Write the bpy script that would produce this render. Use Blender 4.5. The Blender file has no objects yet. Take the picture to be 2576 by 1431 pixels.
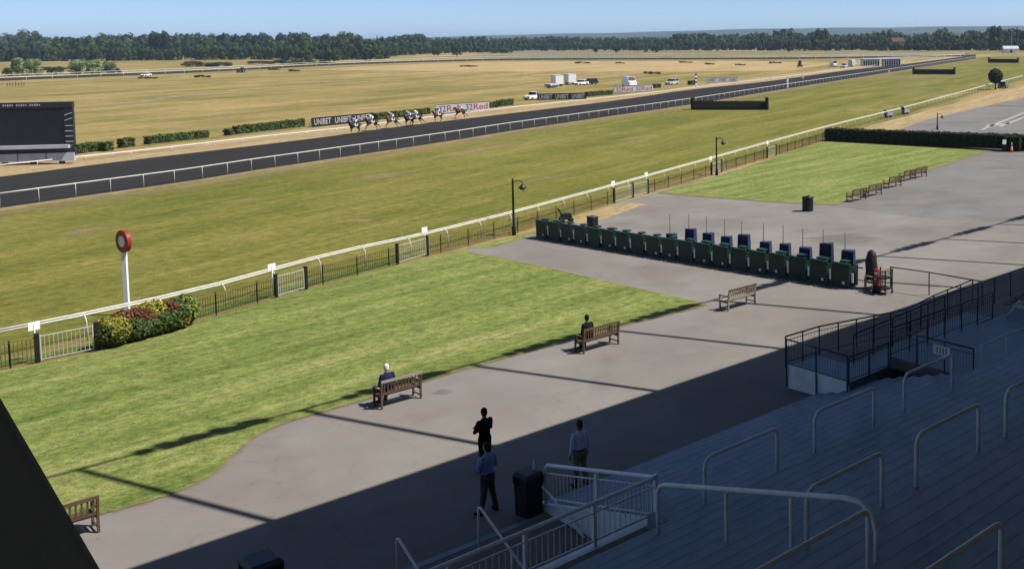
import bpy, math, random
from mathutils import Vector, Matrix
R = math.radians
rnd = random.Random(7)
sc = bpy.context.scene
COL = sc.collection

# ------------------------------------------------------------------ camera, light, exposure
# photo measured on a 2576 x 1431 grid; the picture is an off-centre crop, so the lens is shifted
CX, CY, FPX, CAMZ = 1818.0, 279.0, 2538.0, 13.0
PITCH, ROLL = math.radians(4.24), math.radians(0.6)
cp, sp, cr_, sr_ = math.cos(PITCH), math.sin(PITCH), math.cos(ROLL), math.sin(ROLL)
cam = bpy.data.cameras.new('camera'); cam_o = bpy.data.objects.new('camera', cam); COL.objects.link(cam_o)
cam_o.matrix_world = Matrix.Translation((0, 0, CAMZ)) @ Matrix.Rotation(math.pi / 2 - PITCH, 4, 'X') @ Matrix.Rotation(-ROLL, 4, 'Z')
cam.sensor_fit = 'HORIZONTAL'; cam.sensor_width = 36.0; cam.lens = 36.0 * FPX / 2576.0
cam.shift_x = (1288 - CX) / 2576.0; cam.shift_y = (CY - 715.5) / 2576.0
cam.clip_start = 0.1; cam.clip_end = 40000
sc.camera = cam_o

SUN_AZ, SUN_EL = 99.0, 54.0           # compass-like: 0 = straight ahead of the camera, + to the right
w = bpy.data.worlds.new('World'); sc.world = w; w.use_nodes = True
nt = w.node_tree
sky = nt.nodes.new('ShaderNodeTexSky'); sky.sky_type = 'NISHITA'; sky.sun_disc = False
sky.sun_elevation = R(SUN_EL); sky.sun_rotation = R(SUN_AZ)
sky.air_density = 0.45; sky.dust_density = 1.0; sky.ozone_density = 3.4; sky.altitude = 1000
bg = nt.nodes['Background']; bg.inputs['Strength'].default_value = 0.087
nt.links.new(sky.outputs['Color'], bg.inputs['Color'])
sun = bpy.data.lights.new('sun', 'SUN'); sun.energy = 4.2; sun.angle = R(0.53); sun.color = (1.0, 0.955, 0.88)
sun_o = bpy.data.objects.new('sun', sun); COL.objects.link(sun_o)
sdir = Vector((math.sin(R(SUN_AZ)) * math.cos(R(SUN_EL)), math.cos(R(SUN_AZ)) * math.cos(R(SUN_EL)), math.sin(R(SUN_EL))))
sun_o.rotation_euler = (-sdir).to_track_quat('-Z', 'Y').to_euler(); sun_o.location = sdir * 200
sc.view_settings.view_transform = 'Standard'; sc.view_settings.look = 'None'
sc.view_settings.exposure = 0.80; sc.view_settings.gamma = 1.0; sc.view_settings.use_curve_mapping = False

# ------------------------------------------------------------------ geometry of the place
AZS = R(45.22)                                        # direction of the grandstand
T = Vector((math.sin(AZS), math.cos(AZS), 0)); N = Vector((-math.cos(AZS), math.sin(AZS), 0))
ROTS = math.pi / 2 - AZS                              # z-rotation that turns +X into T
SX, SY, SZ = -sdir.x / sdir.z, -sdir.y / sdir.z, 0    # shadow offset per metre of height

def gz(s):
    x = min(1, max(0, (s - 20.5) / 37.5)); return 1.3 * (1 - x)
def TS(t, s, z=None):
    if z is None: z = gz(s)
    p = T * t + N * s; return Vector((p.x, p.y, z))
def ts(p): v = Vector((p.x, p.y, 0)); return v.dot(T), v.dot(N)
def gnd(x, y): return gz(Vector((x, y, 0)).dot(N))
def ray(u, v):
    a, b = u - CX, v - CY; x = (a * cr_ - b * sr_) / FPX; y = -(a * sr_ + b * cr_) / FPX
    return Vector((x, cp + y * sp, -sp + y * cp))
def px(p):
    z = p.z - CAMZ; fw = p.y * cp - z * sp; up = p.y * sp + z * cp; X, Y = FPX * p.x / fw, -FPX * up / fw
    return CX + X * cr_ + Y * sr_, CY - X * sr_ + Y * cr_
def hv(u):
    return CY - ((u - CX) * sr_ + FPX * sp / cp) / cr_
def at(u, v, h=0.0):
    d = ray(u, v); k = -CAMZ / d.z
    for i in range(40):
        k = (gz(Vector((d.x * k, d.y * k, 0)).dot(N)) + h - CAMZ) / d.z
    return Vector((d.x * k, d.y * k, CAMZ + d.z * k))
def onz(u, v, z):
    d = ray(u, v); k = (z - CAMZ) / d.z; return Vector((d.x * k, d.y * k, z))
def ztop(p, v):
    b = v - CY; return CAMZ + (-FPX * p.x * sr_ - FPX * p.y * sp * cr_ - b * p.y * cp) / (FPX * cp * cr_ - b * sp)
def heading(a, b): return math.atan2(b.y - a.y, b.x - a.x)

# ------------------------------------------------------------------ materials
KG = 0.66        # common factor that brings surface colours to their real albedo for this exposure
PALE = ('white', 'enamel', 'handrail', 'tube', 'paper', 'pale', 'advert_board', 'galv', 'steel', 'skin', 'clblue', 'cllight', 'clbeige', 'blue_grey_floor', 'step_edge', 'deck_paint', 'silk', 'lens', 'plastic_rail', 'silver', 'teal', 'bottle', 'render', 'orange')
def mat(name, c1, c2=None, scale=4.0, rough=0.7, bump=0.0, bscale=None, metal=0.0, detail=5, stretch=None, rot=0, spec=0.3, island=0.0, trans=0.0, coat=0.0, mid=(0.35, 0.68), distort=0.0, c3=None, s3=0.3, m3=(0.45, 0.7), a3=1.0):
    if c2 is None: c2 = tuple(x * 0.82 for x in c1)
    if 'leaves' in name: kk = 0.92 if name in ('oak_leaves', 'dark_leaves', 'fresh_leaves') else 1.3; c1, c2 = tuple(x * kk for x in c1), tuple(x * kk for x in c2)
    if not any(k in name for k in PALE): c1, c2 = tuple(x * KG for x in c1), tuple(x * KG for x in c2); c3 = c3 and tuple(x * KG for x in c3)
    m = bpy.data.materials.new(name); m.use_nodes = True
    n = m.node_tree.nodes; l = m.node_tree.links; b = n['Principled BSDF']
    b.inputs['Roughness'].default_value = rough; b.inputs['Metallic'].default_value = metal
    b.inputs['Specular IOR Level'].default_value = spec
    if coat: b.inputs['Coat Weight'].default_value = coat
    tc = n.new('ShaderNodeTexCoord'); vec = tc.outputs['Object']
    if stretch:
        mp = n.new('ShaderNodeMapping'); mp.vector_type = 'TEXTURE'
        mp.inputs['Rotation'].default_value = (0, 0, rot); mp.inputs['Scale'].default_value = stretch
        l.new(vec, mp.inputs['Vector']); vec = mp.outputs['Vector']
    col = None
    if c2 is None: c2 = tuple(x * 0.82 for x in c1)
    nz = n.new('ShaderNodeTexNoise'); nz.inputs['Scale'].default_value = scale; nz.inputs['Detail'].default_value = detail
    nz.inputs['Roughness'].default_value = 0.65; nz.inputs['Distortion'].default_value = distort
    l.new(vec, nz.inputs['Vector'])
    rp = n.new('ShaderNodeValToRGB'); rp.color_ramp.elements[0].position = mid[0]; rp.color_ramp.elements[1].position = mid[1]
    rp.color_ramp.elements[0].color = (*c1, 1); rp.color_ramp.elements[1].color = (*c2, 1)
    l.new(nz.outputs['Fac'], rp.inputs['Fac']); col = rp.outputs['Color']
    if c3:
        n3 = n.new('ShaderNodeTexNoise'); n3.inputs['Scale'].default_value = s3; n3.inputs['Detail'].default_value = 6; n3.inputs['Roughness'].default_value = 0.6
        l.new(vec, n3.inputs['Vector'])
        r3 = n.new('ShaderNodeMapRange'); r3.inputs['From Min'].default_value = m3[0]; r3.inputs['From Max'].default_value = m3[1]
        r3.inputs['To Max'].default_value = a3; l.new(n3.outputs['Fac'], r3.inputs['Value'])
        mx = n.new('ShaderNodeMixRGB'); mx.inputs['Color2'].default_value = (*c3, 1)
        l.new(r3.outputs['Result'], mx.inputs['Fac']); l.new(col, mx.inputs['Color1']); col = mx.outputs['Color']
    if island:
        ge = n.new('ShaderNodeNewGeometry'); mr = n.new('ShaderNodeMapRange')
        mr.inputs['To Min'].default_value = 1 - island; mr.inputs['To Max'].default_value = 1 + island
        l.new(ge.outputs['Random Per Island'], mr.inputs['Value'])
        hs = n.new('ShaderNodeHueSaturation'); l.new(mr.outputs['Result'], hs.inputs['Value']); l.new(col, hs.inputs['Color']); col = hs.outputs['Color']
    l.new(col, b.inputs['Base Color'])
    if bump:
        bn = n.new('ShaderNodeTexNoise'); bn.inputs['Scale'].default_value = bscale or scale * 6; bn.inputs['Detail'].default_value = 4
        l.new(tc.outputs['Object'], bn.inputs['Vector'])
        bp = n.new('ShaderNodeBump'); bp.inputs['Strength'].default_value = bump; bp.inputs['Distance'].default_value = 0.03
        l.new(bn.outputs['Fac'], bp.inputs['Height']); l.new(bp.outputs['Normal'], b.inputs['Normal'])
    if trans:
        tr = n.new('ShaderNodeBsdfTranslucent'); l.new(col, tr.inputs['Color'])
        ms = n.new('ShaderNodeMixShader'); ms.inputs['Fac'].default_value = trans
        out = n['Material Output']; l.new(b.outputs['BSDF'], ms.inputs[1]); l.new(tr.outputs['BSDF'], ms.inputs[2]); l.new(ms.outputs['Shader'], out.inputs['Surface'])
    return m

def wear(m, cracks=0.55, spots=True):
    n = m.node_tree.nodes; l = m.node_tree.links; b = n['Principled BSDF']; src = b.inputs['Base Color'].links[0].from_socket; tc = n.new('ShaderNodeTexCoord')
    def mixin(fac, colr, s0):
        mx = n.new('ShaderNodeMixRGB'); mx.blend_type = 'MULTIPLY'; mx.inputs['Color2'].default_value = (*colr, 1); l.new(fac, mx.inputs['Fac']); l.new(s0, mx.inputs['Color1']); return mx.outputs['Color']
    def nz(scale, detail=6):
        q = n.new('ShaderNodeTexNoise'); q.inputs['Scale'].default_value = scale; q.inputs['Detail'].default_value = detail; l.new(tc.outputs['Object'], q.inputs['Vector']); return q
    def mr(sock, a, c, lo=0.0, hi=1.0):
        q = n.new('ShaderNodeMapRange'); q.inputs['From Min'].default_value = a; q.inputs['From Max'].default_value = c; q.inputs['To Min'].default_value = lo; q.inputs['To Max'].default_value = hi; l.new(sock, q.inputs['Value']); return q.outputs['Result']
    # wandering cracks: voronoi cell borders with warped coordinates
    wv = nz(0.9, 4); ad = n.new('ShaderNodeVectorMath'); ad.operation = 'ADD'; l.new(tc.outputs['Object'], ad.inputs[0]); l.new(wv.outputs['Color'], ad.inputs[1])
    for sc_, wd_ in ((0.16, 0.006), (0.5, 0.010)):
        vo = n.new('ShaderNodeTexVoronoi'); vo.feature = 'DISTANCE_TO_EDGE'; vo.inputs['Scale'].default_value = sc_; l.new(ad.outputs[0], vo.inputs['Vector'])
        k = n.new('ShaderNodeMath'); k.operation = 'MULTIPLY'; l.new(mr(vo.outputs['Distance'], 0.0, wd_, cracks, 0.0), k.inputs[0]); l.new(mr(nz(0.13 if sc_ < 0.3 else 0.3, 2).outputs['Fac'], 0.48, 0.62), k.inputs[1]); src = mixin(k.outputs[0], (0.45, 0.42, 0.40), src)
    # oil and gum spots, broad damp stains, pale scuffs
    sp_ = n.new('ShaderNodeTexVoronoi'); sp_.inputs['Scale'].default_value = 1.7; l.new(tc.outputs['Object'], sp_.inputs['Vector']); src = mixin(mr(sp_.outputs['Distance'], 0.06, 0.11, 0.35, 0.0), (0.5, 0.48, 0.46), src)
    src = mixin(mr(nz(0.07, 8).outputs['Fac'], 0.50, 0.66, 0.0, 0.75), (0.80, 0.76, 0.73), src)
    src = mixin(mr(nz(0.5, 9).outputs['Fac'], 0.55, 0.72, 0.0, 0.6), (0.82, 0.80, 0.78), src)
    l.new(src, b.inputs['Base Color'])
TRK = math.pi / 2 - R(24.5)     # z-rotation of the track direction
M = {}
def field(name, stops, fine, mottle=0.55, along=(26, 4), macro=(1.0, 1.0), bump=0.5, bs=18.0, rot=TRK, rough=0.95, dry=None, dscale=0.05, dm=(0.52, 0.66), grain=2.2, gamt=0.30):
    stops = [(p, tuple(x * KG for x in c)) for p, c in stops]; dry = dry and tuple(x * KG for x in dry)
    """grass: large patches + streaks along the course + tuft grain, all in world space"""
    m = bpy.data.materials.new(name); m.use_nodes = True
    n = m.node_tree.nodes; l = m.node_tree.links; b = n['Principled BSDF']
    b.inputs['Roughness'].default_value = rough; b.inputs['Specular IOR Level'].default_value = 0.1
    tc = n.new('ShaderNodeTexCoord')
    def noise(scale, stretch=None, detail=6, rg=0.62):
        v = tc.outputs['Object']
        if stretch:
            mp = n.new('ShaderNodeMapping'); mp.vector_type = 'TEXTURE'; mp.inputs['Rotation'].default_value = (0, 0, rot); mp.inputs['Scale'].default_value = (stretch[0], stretch[1], 1)
            l.new(v, mp.inputs['Vector']); v = mp.outputs['Vector']
        z = n.new('ShaderNodeTexNoise'); z.inputs['Scale'].default_value = scale; z.inputs['Detail'].default_value = detail; z.inputs['Roughness'].default_value = rg
        l.new(v, z.inputs['Vector']); return z.outputs['Fac']
    def mathn(op, a, bb):
        q = n.new('ShaderNodeMath'); q.operation = op
        for i, x in enumerate((a, bb)):
            if isinstance(x, (int, float)): q.inputs[i].default_value = x
            else: l.new(x, q.inputs[i])
        return q.outputs[0]
    big = noise(1.0, along); streak = noise(1.0, (along[0] * 0.25, along[1] * 0.12)); mid_ = noise(mottle)
    f = mathn('ADD', mathn('MULTIPLY', big, 0.50), mathn('ADD', mathn('MULTIPLY', streak, 0.30), mathn('MULTIPLY', mid_, 0.20)))
    rp = n.new('ShaderNodeValToRGB'); cr = rp.color_ramp
    while len(cr.elements) < len(stops): cr.elements.new(0.5)
    for e, (p, c) in zip(cr.elements, stops): e.position = p; e.color = (*c, 1)
    l.new(f, rp.inputs['Fac']); col = rp.outputs['Color']
    if dry:
        mr = n.new('ShaderNodeMapRange'); mr.inputs['From Min'].default_value = dm[0]; mr.inputs['From Max'].default_value = dm[1]
        l.new(mathn('ADD', mathn('MULTIPLY', noise(dscale, (3, 1), 8), 0.7), mathn('MULTIPLY', noise(dscale * 12, None, 6), 0.3)), mr.inputs['Value'])
        mx = n.new('ShaderNodeMixRGB'); mx.inputs['Color2'].default_value = (*dry, 1); l.new(mr.outputs['Result'], mx.inputs['Fac']); l.new(col, mx.inputs['Color1']); col = mx.outputs['Color']
    gr = noise(grain, None, 5, 0.8); g2 = noise(grain * 6, None, 3, 0.7)
    mr = n.new('ShaderNodeMapRange'); mr.inputs['From Min'].default_value = 0.37; mr.inputs['From Max'].default_value = 0.63; mr.inputs['To Min'].default_value = 1 - gamt; mr.inputs['To Max'].default_value = 1 + gamt
    l.new(mathn('ADD', mathn('MULTIPLY', gr, 0.6), mathn('MULTIPLY', g2, 0.4)), mr.inputs['Value'])
    hs = n.new('ShaderNodeHueSaturation'); l.new(mr.outputs['Result'], hs.inputs['Value']); l.new(col, hs.inputs['Color'])
    l.new(hs.outputs['Color'], b.inputs['Base Color'])
    bp = n.new('ShaderNodeBump'); bp.inputs['Strength'].default_value = bump; bp.inputs['Distance'].default_value = 0.04
    l.new(noise(bs, None, 5, 0.8), bp.inputs['Height']); l.new(bp.outputs['Normal'], b.inputs['Normal'])
    return m

M['infield'] = field('dry_infield_grass', [(0.38, (0.160, 0.158, 0.042)), (0.47, (0.262, 0.216, 0.070)), (0.54, (0.375, 0.282, 0.106)), (0.64, (0.47, 0.350, 0.150))], 0, mottle=0.08, along=(60, 12), bump=0.3, bs=3, grain=0.6, dry=(0.48, 0.355, 0.175), dscale=0.012, dm=(0.52, 0.62))
M['farfield'] = field('grey_green_far_field', [(0.36, (0.13, 0.13, 0.06)), (0.48, (0.22, 0.20, 0.11)), (0.58, (0.36, 0.29, 0.17)), (0.68, (0.46, 0.37, 0.22))], 0, mottle=0.05, along=(120, 14), bump=0.2, bs=3, grain=0.4, rot=0.0)
M['meadow'] = field('bleached_meadow_grass', [(0.36, (0.33, 0.25, 0.105)), (0.52, (0.51, 0.37, 0.18)), (0.66, (0.62, 0.46, 0.245))], 0, mottle=0.1, along=(50, 9), bump=0.3, bs=3, grain=0.8)
M['verge'] = field('bleached_verge_grass', [(0.36, (0.29, 0.225, 0.10)), (0.5, (0.44, 0.33, 0.175)), (0.64, (0.54, 0.42, 0.25))], 0, mottle=0.4, along=(14, 1.6), bump=0.4, grain=1.2)
M['turf'] = field('olive_course_turf', [(0.36, (0.112, 0.132, 0.022)), (0.46, (0.170, 0.174, 0.033)), (0.55, (0.240, 0.216, 0.052)), (0.67, (0.34, 0.275, 0.10))], 0, mottle=0.22, along=(40, 5), bump=0.7, bs=9, grain=1.5, gamt=0.45, dry=(0.43, 0.33, 0.17), dscale=0.032, dm=(0.57, 0.68))
M['lawn'] = field('mown_green_lawn', [(0.36, (0.125, 0.180, 0.040)), (0.45, (0.178, 0.228, 0.055)), (0.53, (0.245, 0.280, 0.078)), (0.64, (0.37, 0.355, 0.145))], 0, mottle=0.5, along=(16, 1.3), bump=0.7, bs=14, grain=2.6, gamt=0.55, rot=ROTS + R(8), dry=(0.42, 0.36, 0.16), dscale=0.09, dm=(0.58, 0.70))
M['lush'] = field('unmown_green_grass', [(0.36, (0.06, 0.11, 0.02)), (0.5, (0.10, 0.16, 0.03)), (0.64, (0.17, 0.21, 0.05))], 0, mottle=1.2, along=(6, 1), bump=0.9, bs=10, grain=3, gamt=0.5)
M['asphalt'] = mat('worn_grey_asphalt', (0.245, 0.228, 0.207), (0.315, 0.295, 0.268), scale=0.22, rough=0.92, bump=0.25, bscale=60, spec=0.15, detail=10, c3=(0.245, 0.205, 0.182), s3=0.09, m3=(0.50, 0.68), a3=0.75)
M['asphalt_old'] = mat('older_grey_asphalt', (0.215, 0.207, 0.196), (0.265, 0.255, 0.243), scale=0.3, rough=0.92, bump=0.25, bscale=50, spec=0.15, detail=10, c3=(0.17, 0.15, 0.14), s3=0.12, m3=(0.5, 0.7), a3=0.6)
wear(M['asphalt'], 0.34); wear(M['asphalt_old'], 0.4)
M['sandtrack'] = mat('dark_waxed_sand', (0.028, 0.027, 0.0275), (0.044, 0.041, 0.040), scale=0.5, rough=0.95, bump=0.5, bscale=8, spec=0.1, stretch=(14, 1.2, 1), rot=TRK, detail=8)
M['gravel'] = mat('pale_gravel_road', (0.25, 0.23, 0.21), (0.36, 0.33, 0.28), scale=0.3, rough=0.95, detail=8)
M['white'] = mat('white_plastic_rail', (0.74, 0.74, 0.72), (0.62, 0.62, 0.60), scale=2, rough=0.45)
M['rail_cream'] = mat('weathered_white_rail', (0.62, 0.61, 0.56), (0.46, 0.45, 0.39), scale=3, rough=0.5, detail=8)
M['black'] = mat('black_paint', (0.014, 0.014, 0.015), (0.022, 0.022, 0.023), rough=0.5)
M['picket'] = mat('dark_bronze_picket', (0.13, 0.100, 0.045), (0.20, 0.155, 0.07), scale=6, rough=0.6)
M['gate'] = mat('weathered_gate_paint_white', (0.46, 0.46, 0.42), (0.34, 0.34, 0.30), scale=6, rough=0.6)
M['gold'] = mat('tarnished_gold_paint', (0.30, 0.22, 0.08), (0.20, 0.15, 0.05), scale=8, rough=0.6)
M['red'] = mat('red_gloss', (0.42, 0.040, 0.026), (0.34, 0.03, 0.02), scale=5, rough=0.4)
M['postwhite'] = mat('white_enamel', (0.78, 0.78, 0.77), (0.70, 0.70, 0.69), scale=4, rough=0.4)
M['green'] = mat('dark_green_panel_paint', (0.006, 0.032, 0.024), (0.010, 0.044, 0.032), scale=3, rough=0.45)
M['green2'] = mat('green_trim_paint', (0.012, 0.048, 0.036), (0.024, 0.07, 0.054), scale=5, rough=0.4)
M['lampgreen'] = mat('black_green_cast_iron', (0.012, 0.022, 0.018), (0.018, 0.028, 0.022), rough=0.4)
M['paper'] = mat('white_notice_paper', (0.72, 0.73, 0.72), (0.55, 0.57, 0.58), scale=9, rough=0.7)
M['navy'] = mat('navy_tarpaulin', (0.018, 0.028, 0.085), (0.028, 0.042, 0.12), scale=5, rough=0.55, bump=0.7, bscale=7)
M['browncover'] = mat('brown_tarpaulin', (0.024, 0.016, 0.018), (0.040, 0.027, 0.029), scale=4, rough=0.6, bump=0.8, bscale=6)
M['steel'] = mat('galvanised_steel', (0.42, 0.43, 0.45), (0.32, 0.33, 0.35), scale=9, rough=0.4, metal=0.7)
M['darksteel'] = mat('dull_grey_pole', (0.12, 0.12, 0.12), (0.09, 0.09, 0.09), rough=0.6)
M['teak'] = mat('weathered_teak', (0.105, 0.062, 0.038), (0.165, 0.105, 0.068), scale=6, rough=0.75, stretch=(4, 0.3, 0.3), detail=8)
M['teak_grey'] = mat('silvered_teak', (0.20, 0.165, 0.13), (0.28, 0.24, 0.20), scale=6, rough=0.8, stretch=(4, 0.3, 0.3), detail=8)
M['bin'] = mat('black_bin_plastic', (0.012, 0.012, 0.013), (0.02, 0.02, 0.02), rough=0.55)
M['binlid'] = mat('slate_bin_lid', (0.05, 0.065, 0.082), (0.085, 0.105, 0.125), scale=5, rough=0.5)
M['bluestep'] = mat('worn_blue_grey_floor_paint', (0.285, 0.345, 0.410), (0.205, 0.258, 0.318), scale=0.9, rough=0.55, bump=0.25, bscale=20, spec=0.35, detail=9, stretch=(3.5, 0.6, 0.6), rot=ROTS, c3=(0.135, 0.175, 0.215), s3=0.5, m3=(0.48, 0.70), a3=0.7)
M['stepedge'] = mat('scuffed_pale_step_edge', (0.31, 0.365, 0.425), (0.20, 0.25, 0.31), scale=1.1, rough=0.6, detail=9, stretch=(3, 0.5, 0.5), rot=ROTS)
M['deckblue'] = mat('blue_deck_paint', (0.19, 0.25, 0.305), (0.14, 0.19, 0.24), scale=1.4, rough=0.5, detail=8)
M['tube'] = mat('grey_painted_tube', (0.76, 0.77, 0.77), (0.58, 0.59, 0.59), scale=3, rough=0.42, spec=0.4)
M['whiterail'] = mat('white_painted_handrail', (0.84, 0.85, 0.86), (0.70, 0.71, 0.72), scale=4, rough=0.45)
M['whitewall'] = mat('white_painted_concrete', (0.82, 0.83, 0.83), (0.64, 0.65, 0.64), scale=1.6, rough=0.8, bump=0.2, bscale=12, detail=8)
M['darkrail'] = mat('dark_blue_grey_railing', (0.075, 0.088, 0.11), (0.10, 0.115, 0.14), scale=4, rough=0.45)
M['brownrail'] = mat('dark_bronze_railing', (0.045, 0.040, 0.042), (0.065, 0.06, 0.06), scale=4, rough=0.45)
M['nosing'] = mat('cream_step_nosing', (0.33, 0.29, 0.20), (0.24, 0.21, 0.15), scale=3, rough=0.85)
M['concrete'] = mat('grey_concrete', (0.24, 0.235, 0.22), (0.18, 0.175, 0.165), scale=1.2, rough=0.9, bump=0.2, bscale=15)
M['recess_shade'] = mat('shade_darkened_recess_wall', (0.12, 0.115, 0.11), (0.16, 0.155, 0.145), scale=2, rough=0.7)  # dark tone stands in for shade in the recess below the kerb
M['wingwall'] = mat('grey_brown_sheet_cladding', (0.55, 0.53, 0.50), (0.66, 0.63, 0.60), scale=1.2, rough=0.7, detail=8, stretch=(0.3, 0.3, 2.0))
M['roof'] = mat('grey_roof_sheet', (0.16, 0.16, 0.165), (0.12, 0.12, 0.125), rough=0.7)
M['soffit'] = mat('white_cream_soffit_sheet', (0.74, 0.70, 0.63), (0.66, 0.62, 0.56), rough=0.8)  # unseen roof and rear wall made pale so their bounce lifts the shade
M['hedge'] = mat('clipped_hedge_leaves', (0.060, 0.105, 0.014), (0.095, 0.145, 0.022), scale=1.5, rough=0.75, island=0.45, trans=0.2)
M['hedgedark'] = mat('dark_yew_leaves', (0.020, 0.034, 0.012), (0.034, 0.052, 0.016), scale=1.2, rough=0.75, island=0.4, trans=0.1)
M['core'] = mat('hedge_twig_mass', (0.012, 0.016, 0.008), (0.02, 0.022, 0.012), rough=0.9)
M['birch'] = mat('dark_packed_birch', (0.014, 0.012, 0.008), (0.026, 0.021, 0.013), scale=12, rough=0.95, bump=1.0, bscale=40, stretch=(0.15, 0.15, 1.5))
M['bark'] = mat('tree_bark', (0.06, 0.05, 0.038), (0.09, 0.075, 0.06), scale=5, rough=0.9)
M['leaf0'] = mat('oak_leaves', (0.030, 0.062, 0.014), (0.062, 0.105, 0.024), scale=0.25, rough=0.7, island=0.4, trans=0.15)
M['leaf1'] = mat('dark_leaves', (0.020, 0.044, 0.014), (0.040, 0.070, 0.020), scale=0.25, rough=0.7, island=0.4, trans=0.12)
M['leaf2'] = mat('fresh_leaves', (0.056, 0.098, 0.020), (0.090, 0.140, 0.030), scale=0.25, rough=0.7, island=0.35, trans=0.2)
M['leafwillow'] = mat('pale_willow_leaves', (0.11, 0.16, 0.062), (0.15, 0.20, 0.082), scale=0.3, rough=0.7, island=0.3, trans=0.2)
M['shred'] = mat('red_photinia_leaves', (0.21, 0.060, 0.032), (0.105, 0.075, 0.028), scale=2.5, rough=0.5, island=0.5, trans=0.2)
M['syel'] = mat('golden_euonymus_leaves', (0.36, 0.32, 0.035), (0.22, 0.23, 0.03), scale=3, rough=0.5, island=0.3, trans=0.25)
M['sgrn'] = mat('deep_green_shrub_leaves', (0.05, 0.085, 0.018), (0.085, 0.13, 0.025), scale=3, rough=0.5, island=0.5, trans=0.2)
M['slime'] = mat('lime_shrub_leaves', (0.20, 0.26, 0.045), (0.14, 0.20, 0.035), scale=3, rough=0.5, island=0.4, trans=0.25)
M['screen'] = mat('unlit_display_panel', (0.020, 0.021, 0.030), (0.030, 0.031, 0.042), scale=0.6, rough=0.35)
M['screenframe'] = mat('dark_blue_grey_frame', (0.03, 0.034, 0.05), (0.045, 0.05, 0.065), rough=0.5)
M['greyskirt'] = mat('pale_grey_trailer_skirt', (0.44, 0.46, 0.52), (0.34, 0.36, 0.41), scale=1.2, rough=0.6)
M['carwhite'] = mat('white_car_paint', (0.76, 0.77, 0.78), (0.72, 0.73, 0.74), rough=0.25, coat=0.6)
M['carblack'] = mat('black_car_paint', (0.012, 0.012, 0.014), (0.016, 0.016, 0.018), rough=0.2, coat=0.8)
M['carsilver'] = mat('silver_green_car_paint', (0.42, 0.50, 0.42), (0.38, 0.46, 0.40), rough=0.3, coat=0.5)
M['carnavy'] = mat('dark_blue_car_paint', (0.025, 0.03, 0.045), (0.03, 0.035, 0.05), rough=0.2, coat=0.8)
M['carteal'] = mat('pale_teal_van_paint', (0.38, 0.48, 0.50), (0.34, 0.44, 0.46), rough=0.3, coat=0.5)
M['glass'] = mat('tinted_window_glass', (0.015, 0.018, 0.022), (0.02, 0.024, 0.03), rough=0.08, spec=0.6)
M['tyre'] = mat('rubber_tyre', (0.012, 0.012, 0.012), (0.018, 0.018, 0.018), rough=0.85)
M['rim'] = mat('alloy_wheel', (0.45, 0.45, 0.46), (0.38, 0.38, 0.39), rough=0.35, metal=0.8)
M['lens'] = mat('headlamp_lens', (0.65, 0.66, 0.66), (0.6, 0.6, 0.6), rough=0.15)
M['redlens'] = mat('tail_lamp_lens', (0.30, 0.012, 0.012), (0.26, 0.01, 0.01), rough=0.2)
M['skin'] = mat('skin', (0.42, 0.24, 0.17), (0.36, 0.19, 0.13), scale=9, rough=0.6)
M['skin2'] = mat('skin_tanned', (0.30, 0.15, 0.095), (0.25, 0.12, 0.08), scale=9, rough=0.6)
def cloth(k, c): M[k] = mat(k + '_cloth', c, tuple(x * 0.78 for x in c), scale=7, rough=0.9, bump=0.5, bscale=9, spec=0.1)
for k, c in dict(clblue=(0.22, 0.31, 0.60), cllight=(0.54, 0.60, 0.78), clblack=(0.010, 0.010, 0.011), clgrey=(0.11, 0.115, 0.115), clbeige=(0.21, 0.18, 0.135), clnavy=(0.022, 0.030, 0.10), cldark=(0.016, 0.016, 0.018), clwhite=(0.55, 0.55, 0.56), hairwhite=(0.68, 0.66, 0.60), hairdark=(0.018, 0.014, 0.012), hairbrown=(0.085, 0.06, 0.04), shoe=(0.010, 0.009, 0.009), silkred=(0.26, 0.05, 0.06), silkblue=(0.05, 0.08, 0.20), silkgrey=(0.30, 0.32, 0.36), silkpink=(0.34, 0.22, 0.25), silkgreen=(0.06, 0.14, 0.09)).items(): cloth(k, c)
M['bay'] = mat('bay_horse_coat', (0.060, 0.026, 0.013), (0.040, 0.018, 0.010), scale=2, rough=0.5)
M['chestnut'] = mat('chestnut_horse_coat', (0.14, 0.055, 0.022), (0.10, 0.04, 0.016), scale=2, rough=0.5)
M['darkbay'] = mat('dark_bay_horse_coat', (0.026, 0.014, 0.009), (0.018, 0.010, 0.007), scale=2, rough=0.5)
M['orange'] = mat('orange_red_cone_plastic', (0.62, 0.09, 0.03), (0.55, 0.08, 0.03), rough=0.5)
M['adblack'] = mat('black_advert_board', (0.012, 0.013, 0.014), (0.016, 0.016, 0.018), rough=0.6)
M['adwhite'] = mat('white_advert_board', (0.38, 0.38, 0.40), (0.30, 0.30, 0.32), rough=0.6)
M['adred'] = mat('red_advert_print', (0.40, 0.03, 0.05), (0.36, 0.03, 0.05), rough=0.6)
M['addark'] = mat('dark_advert_print', (0.05, 0.05, 0.07), (0.06, 0.06, 0.08), rough=0.6)
M['roadpaint'] = mat('faded_white_road_paint', (0.40, 0.38, 0.35), (0.22, 0.21, 0.20), scale=2.5, rough=0.8, detail=9)
M['brickhouse'] = mat('pink_render', (0.36, 0.26, 0.22), (0.30, 0.22, 0.18), rough=0.9)
M['tile'] = mat('brown_roof_tiles', (0.13, 0.075, 0.055), (0.10, 0.06, 0.045), rough=0.9)
M['hill'] = mat('wooded_hillside', (0.030, 0.05, 0.028), (0.055, 0.075, 0.04), scale=0.004, rough=1.0, detail=10)
M['bottle'] = mat('clear_bottle_plastic', (0.62, 0.65, 0.66), (0.55, 0.58, 0.6), rough=0.15)
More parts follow.
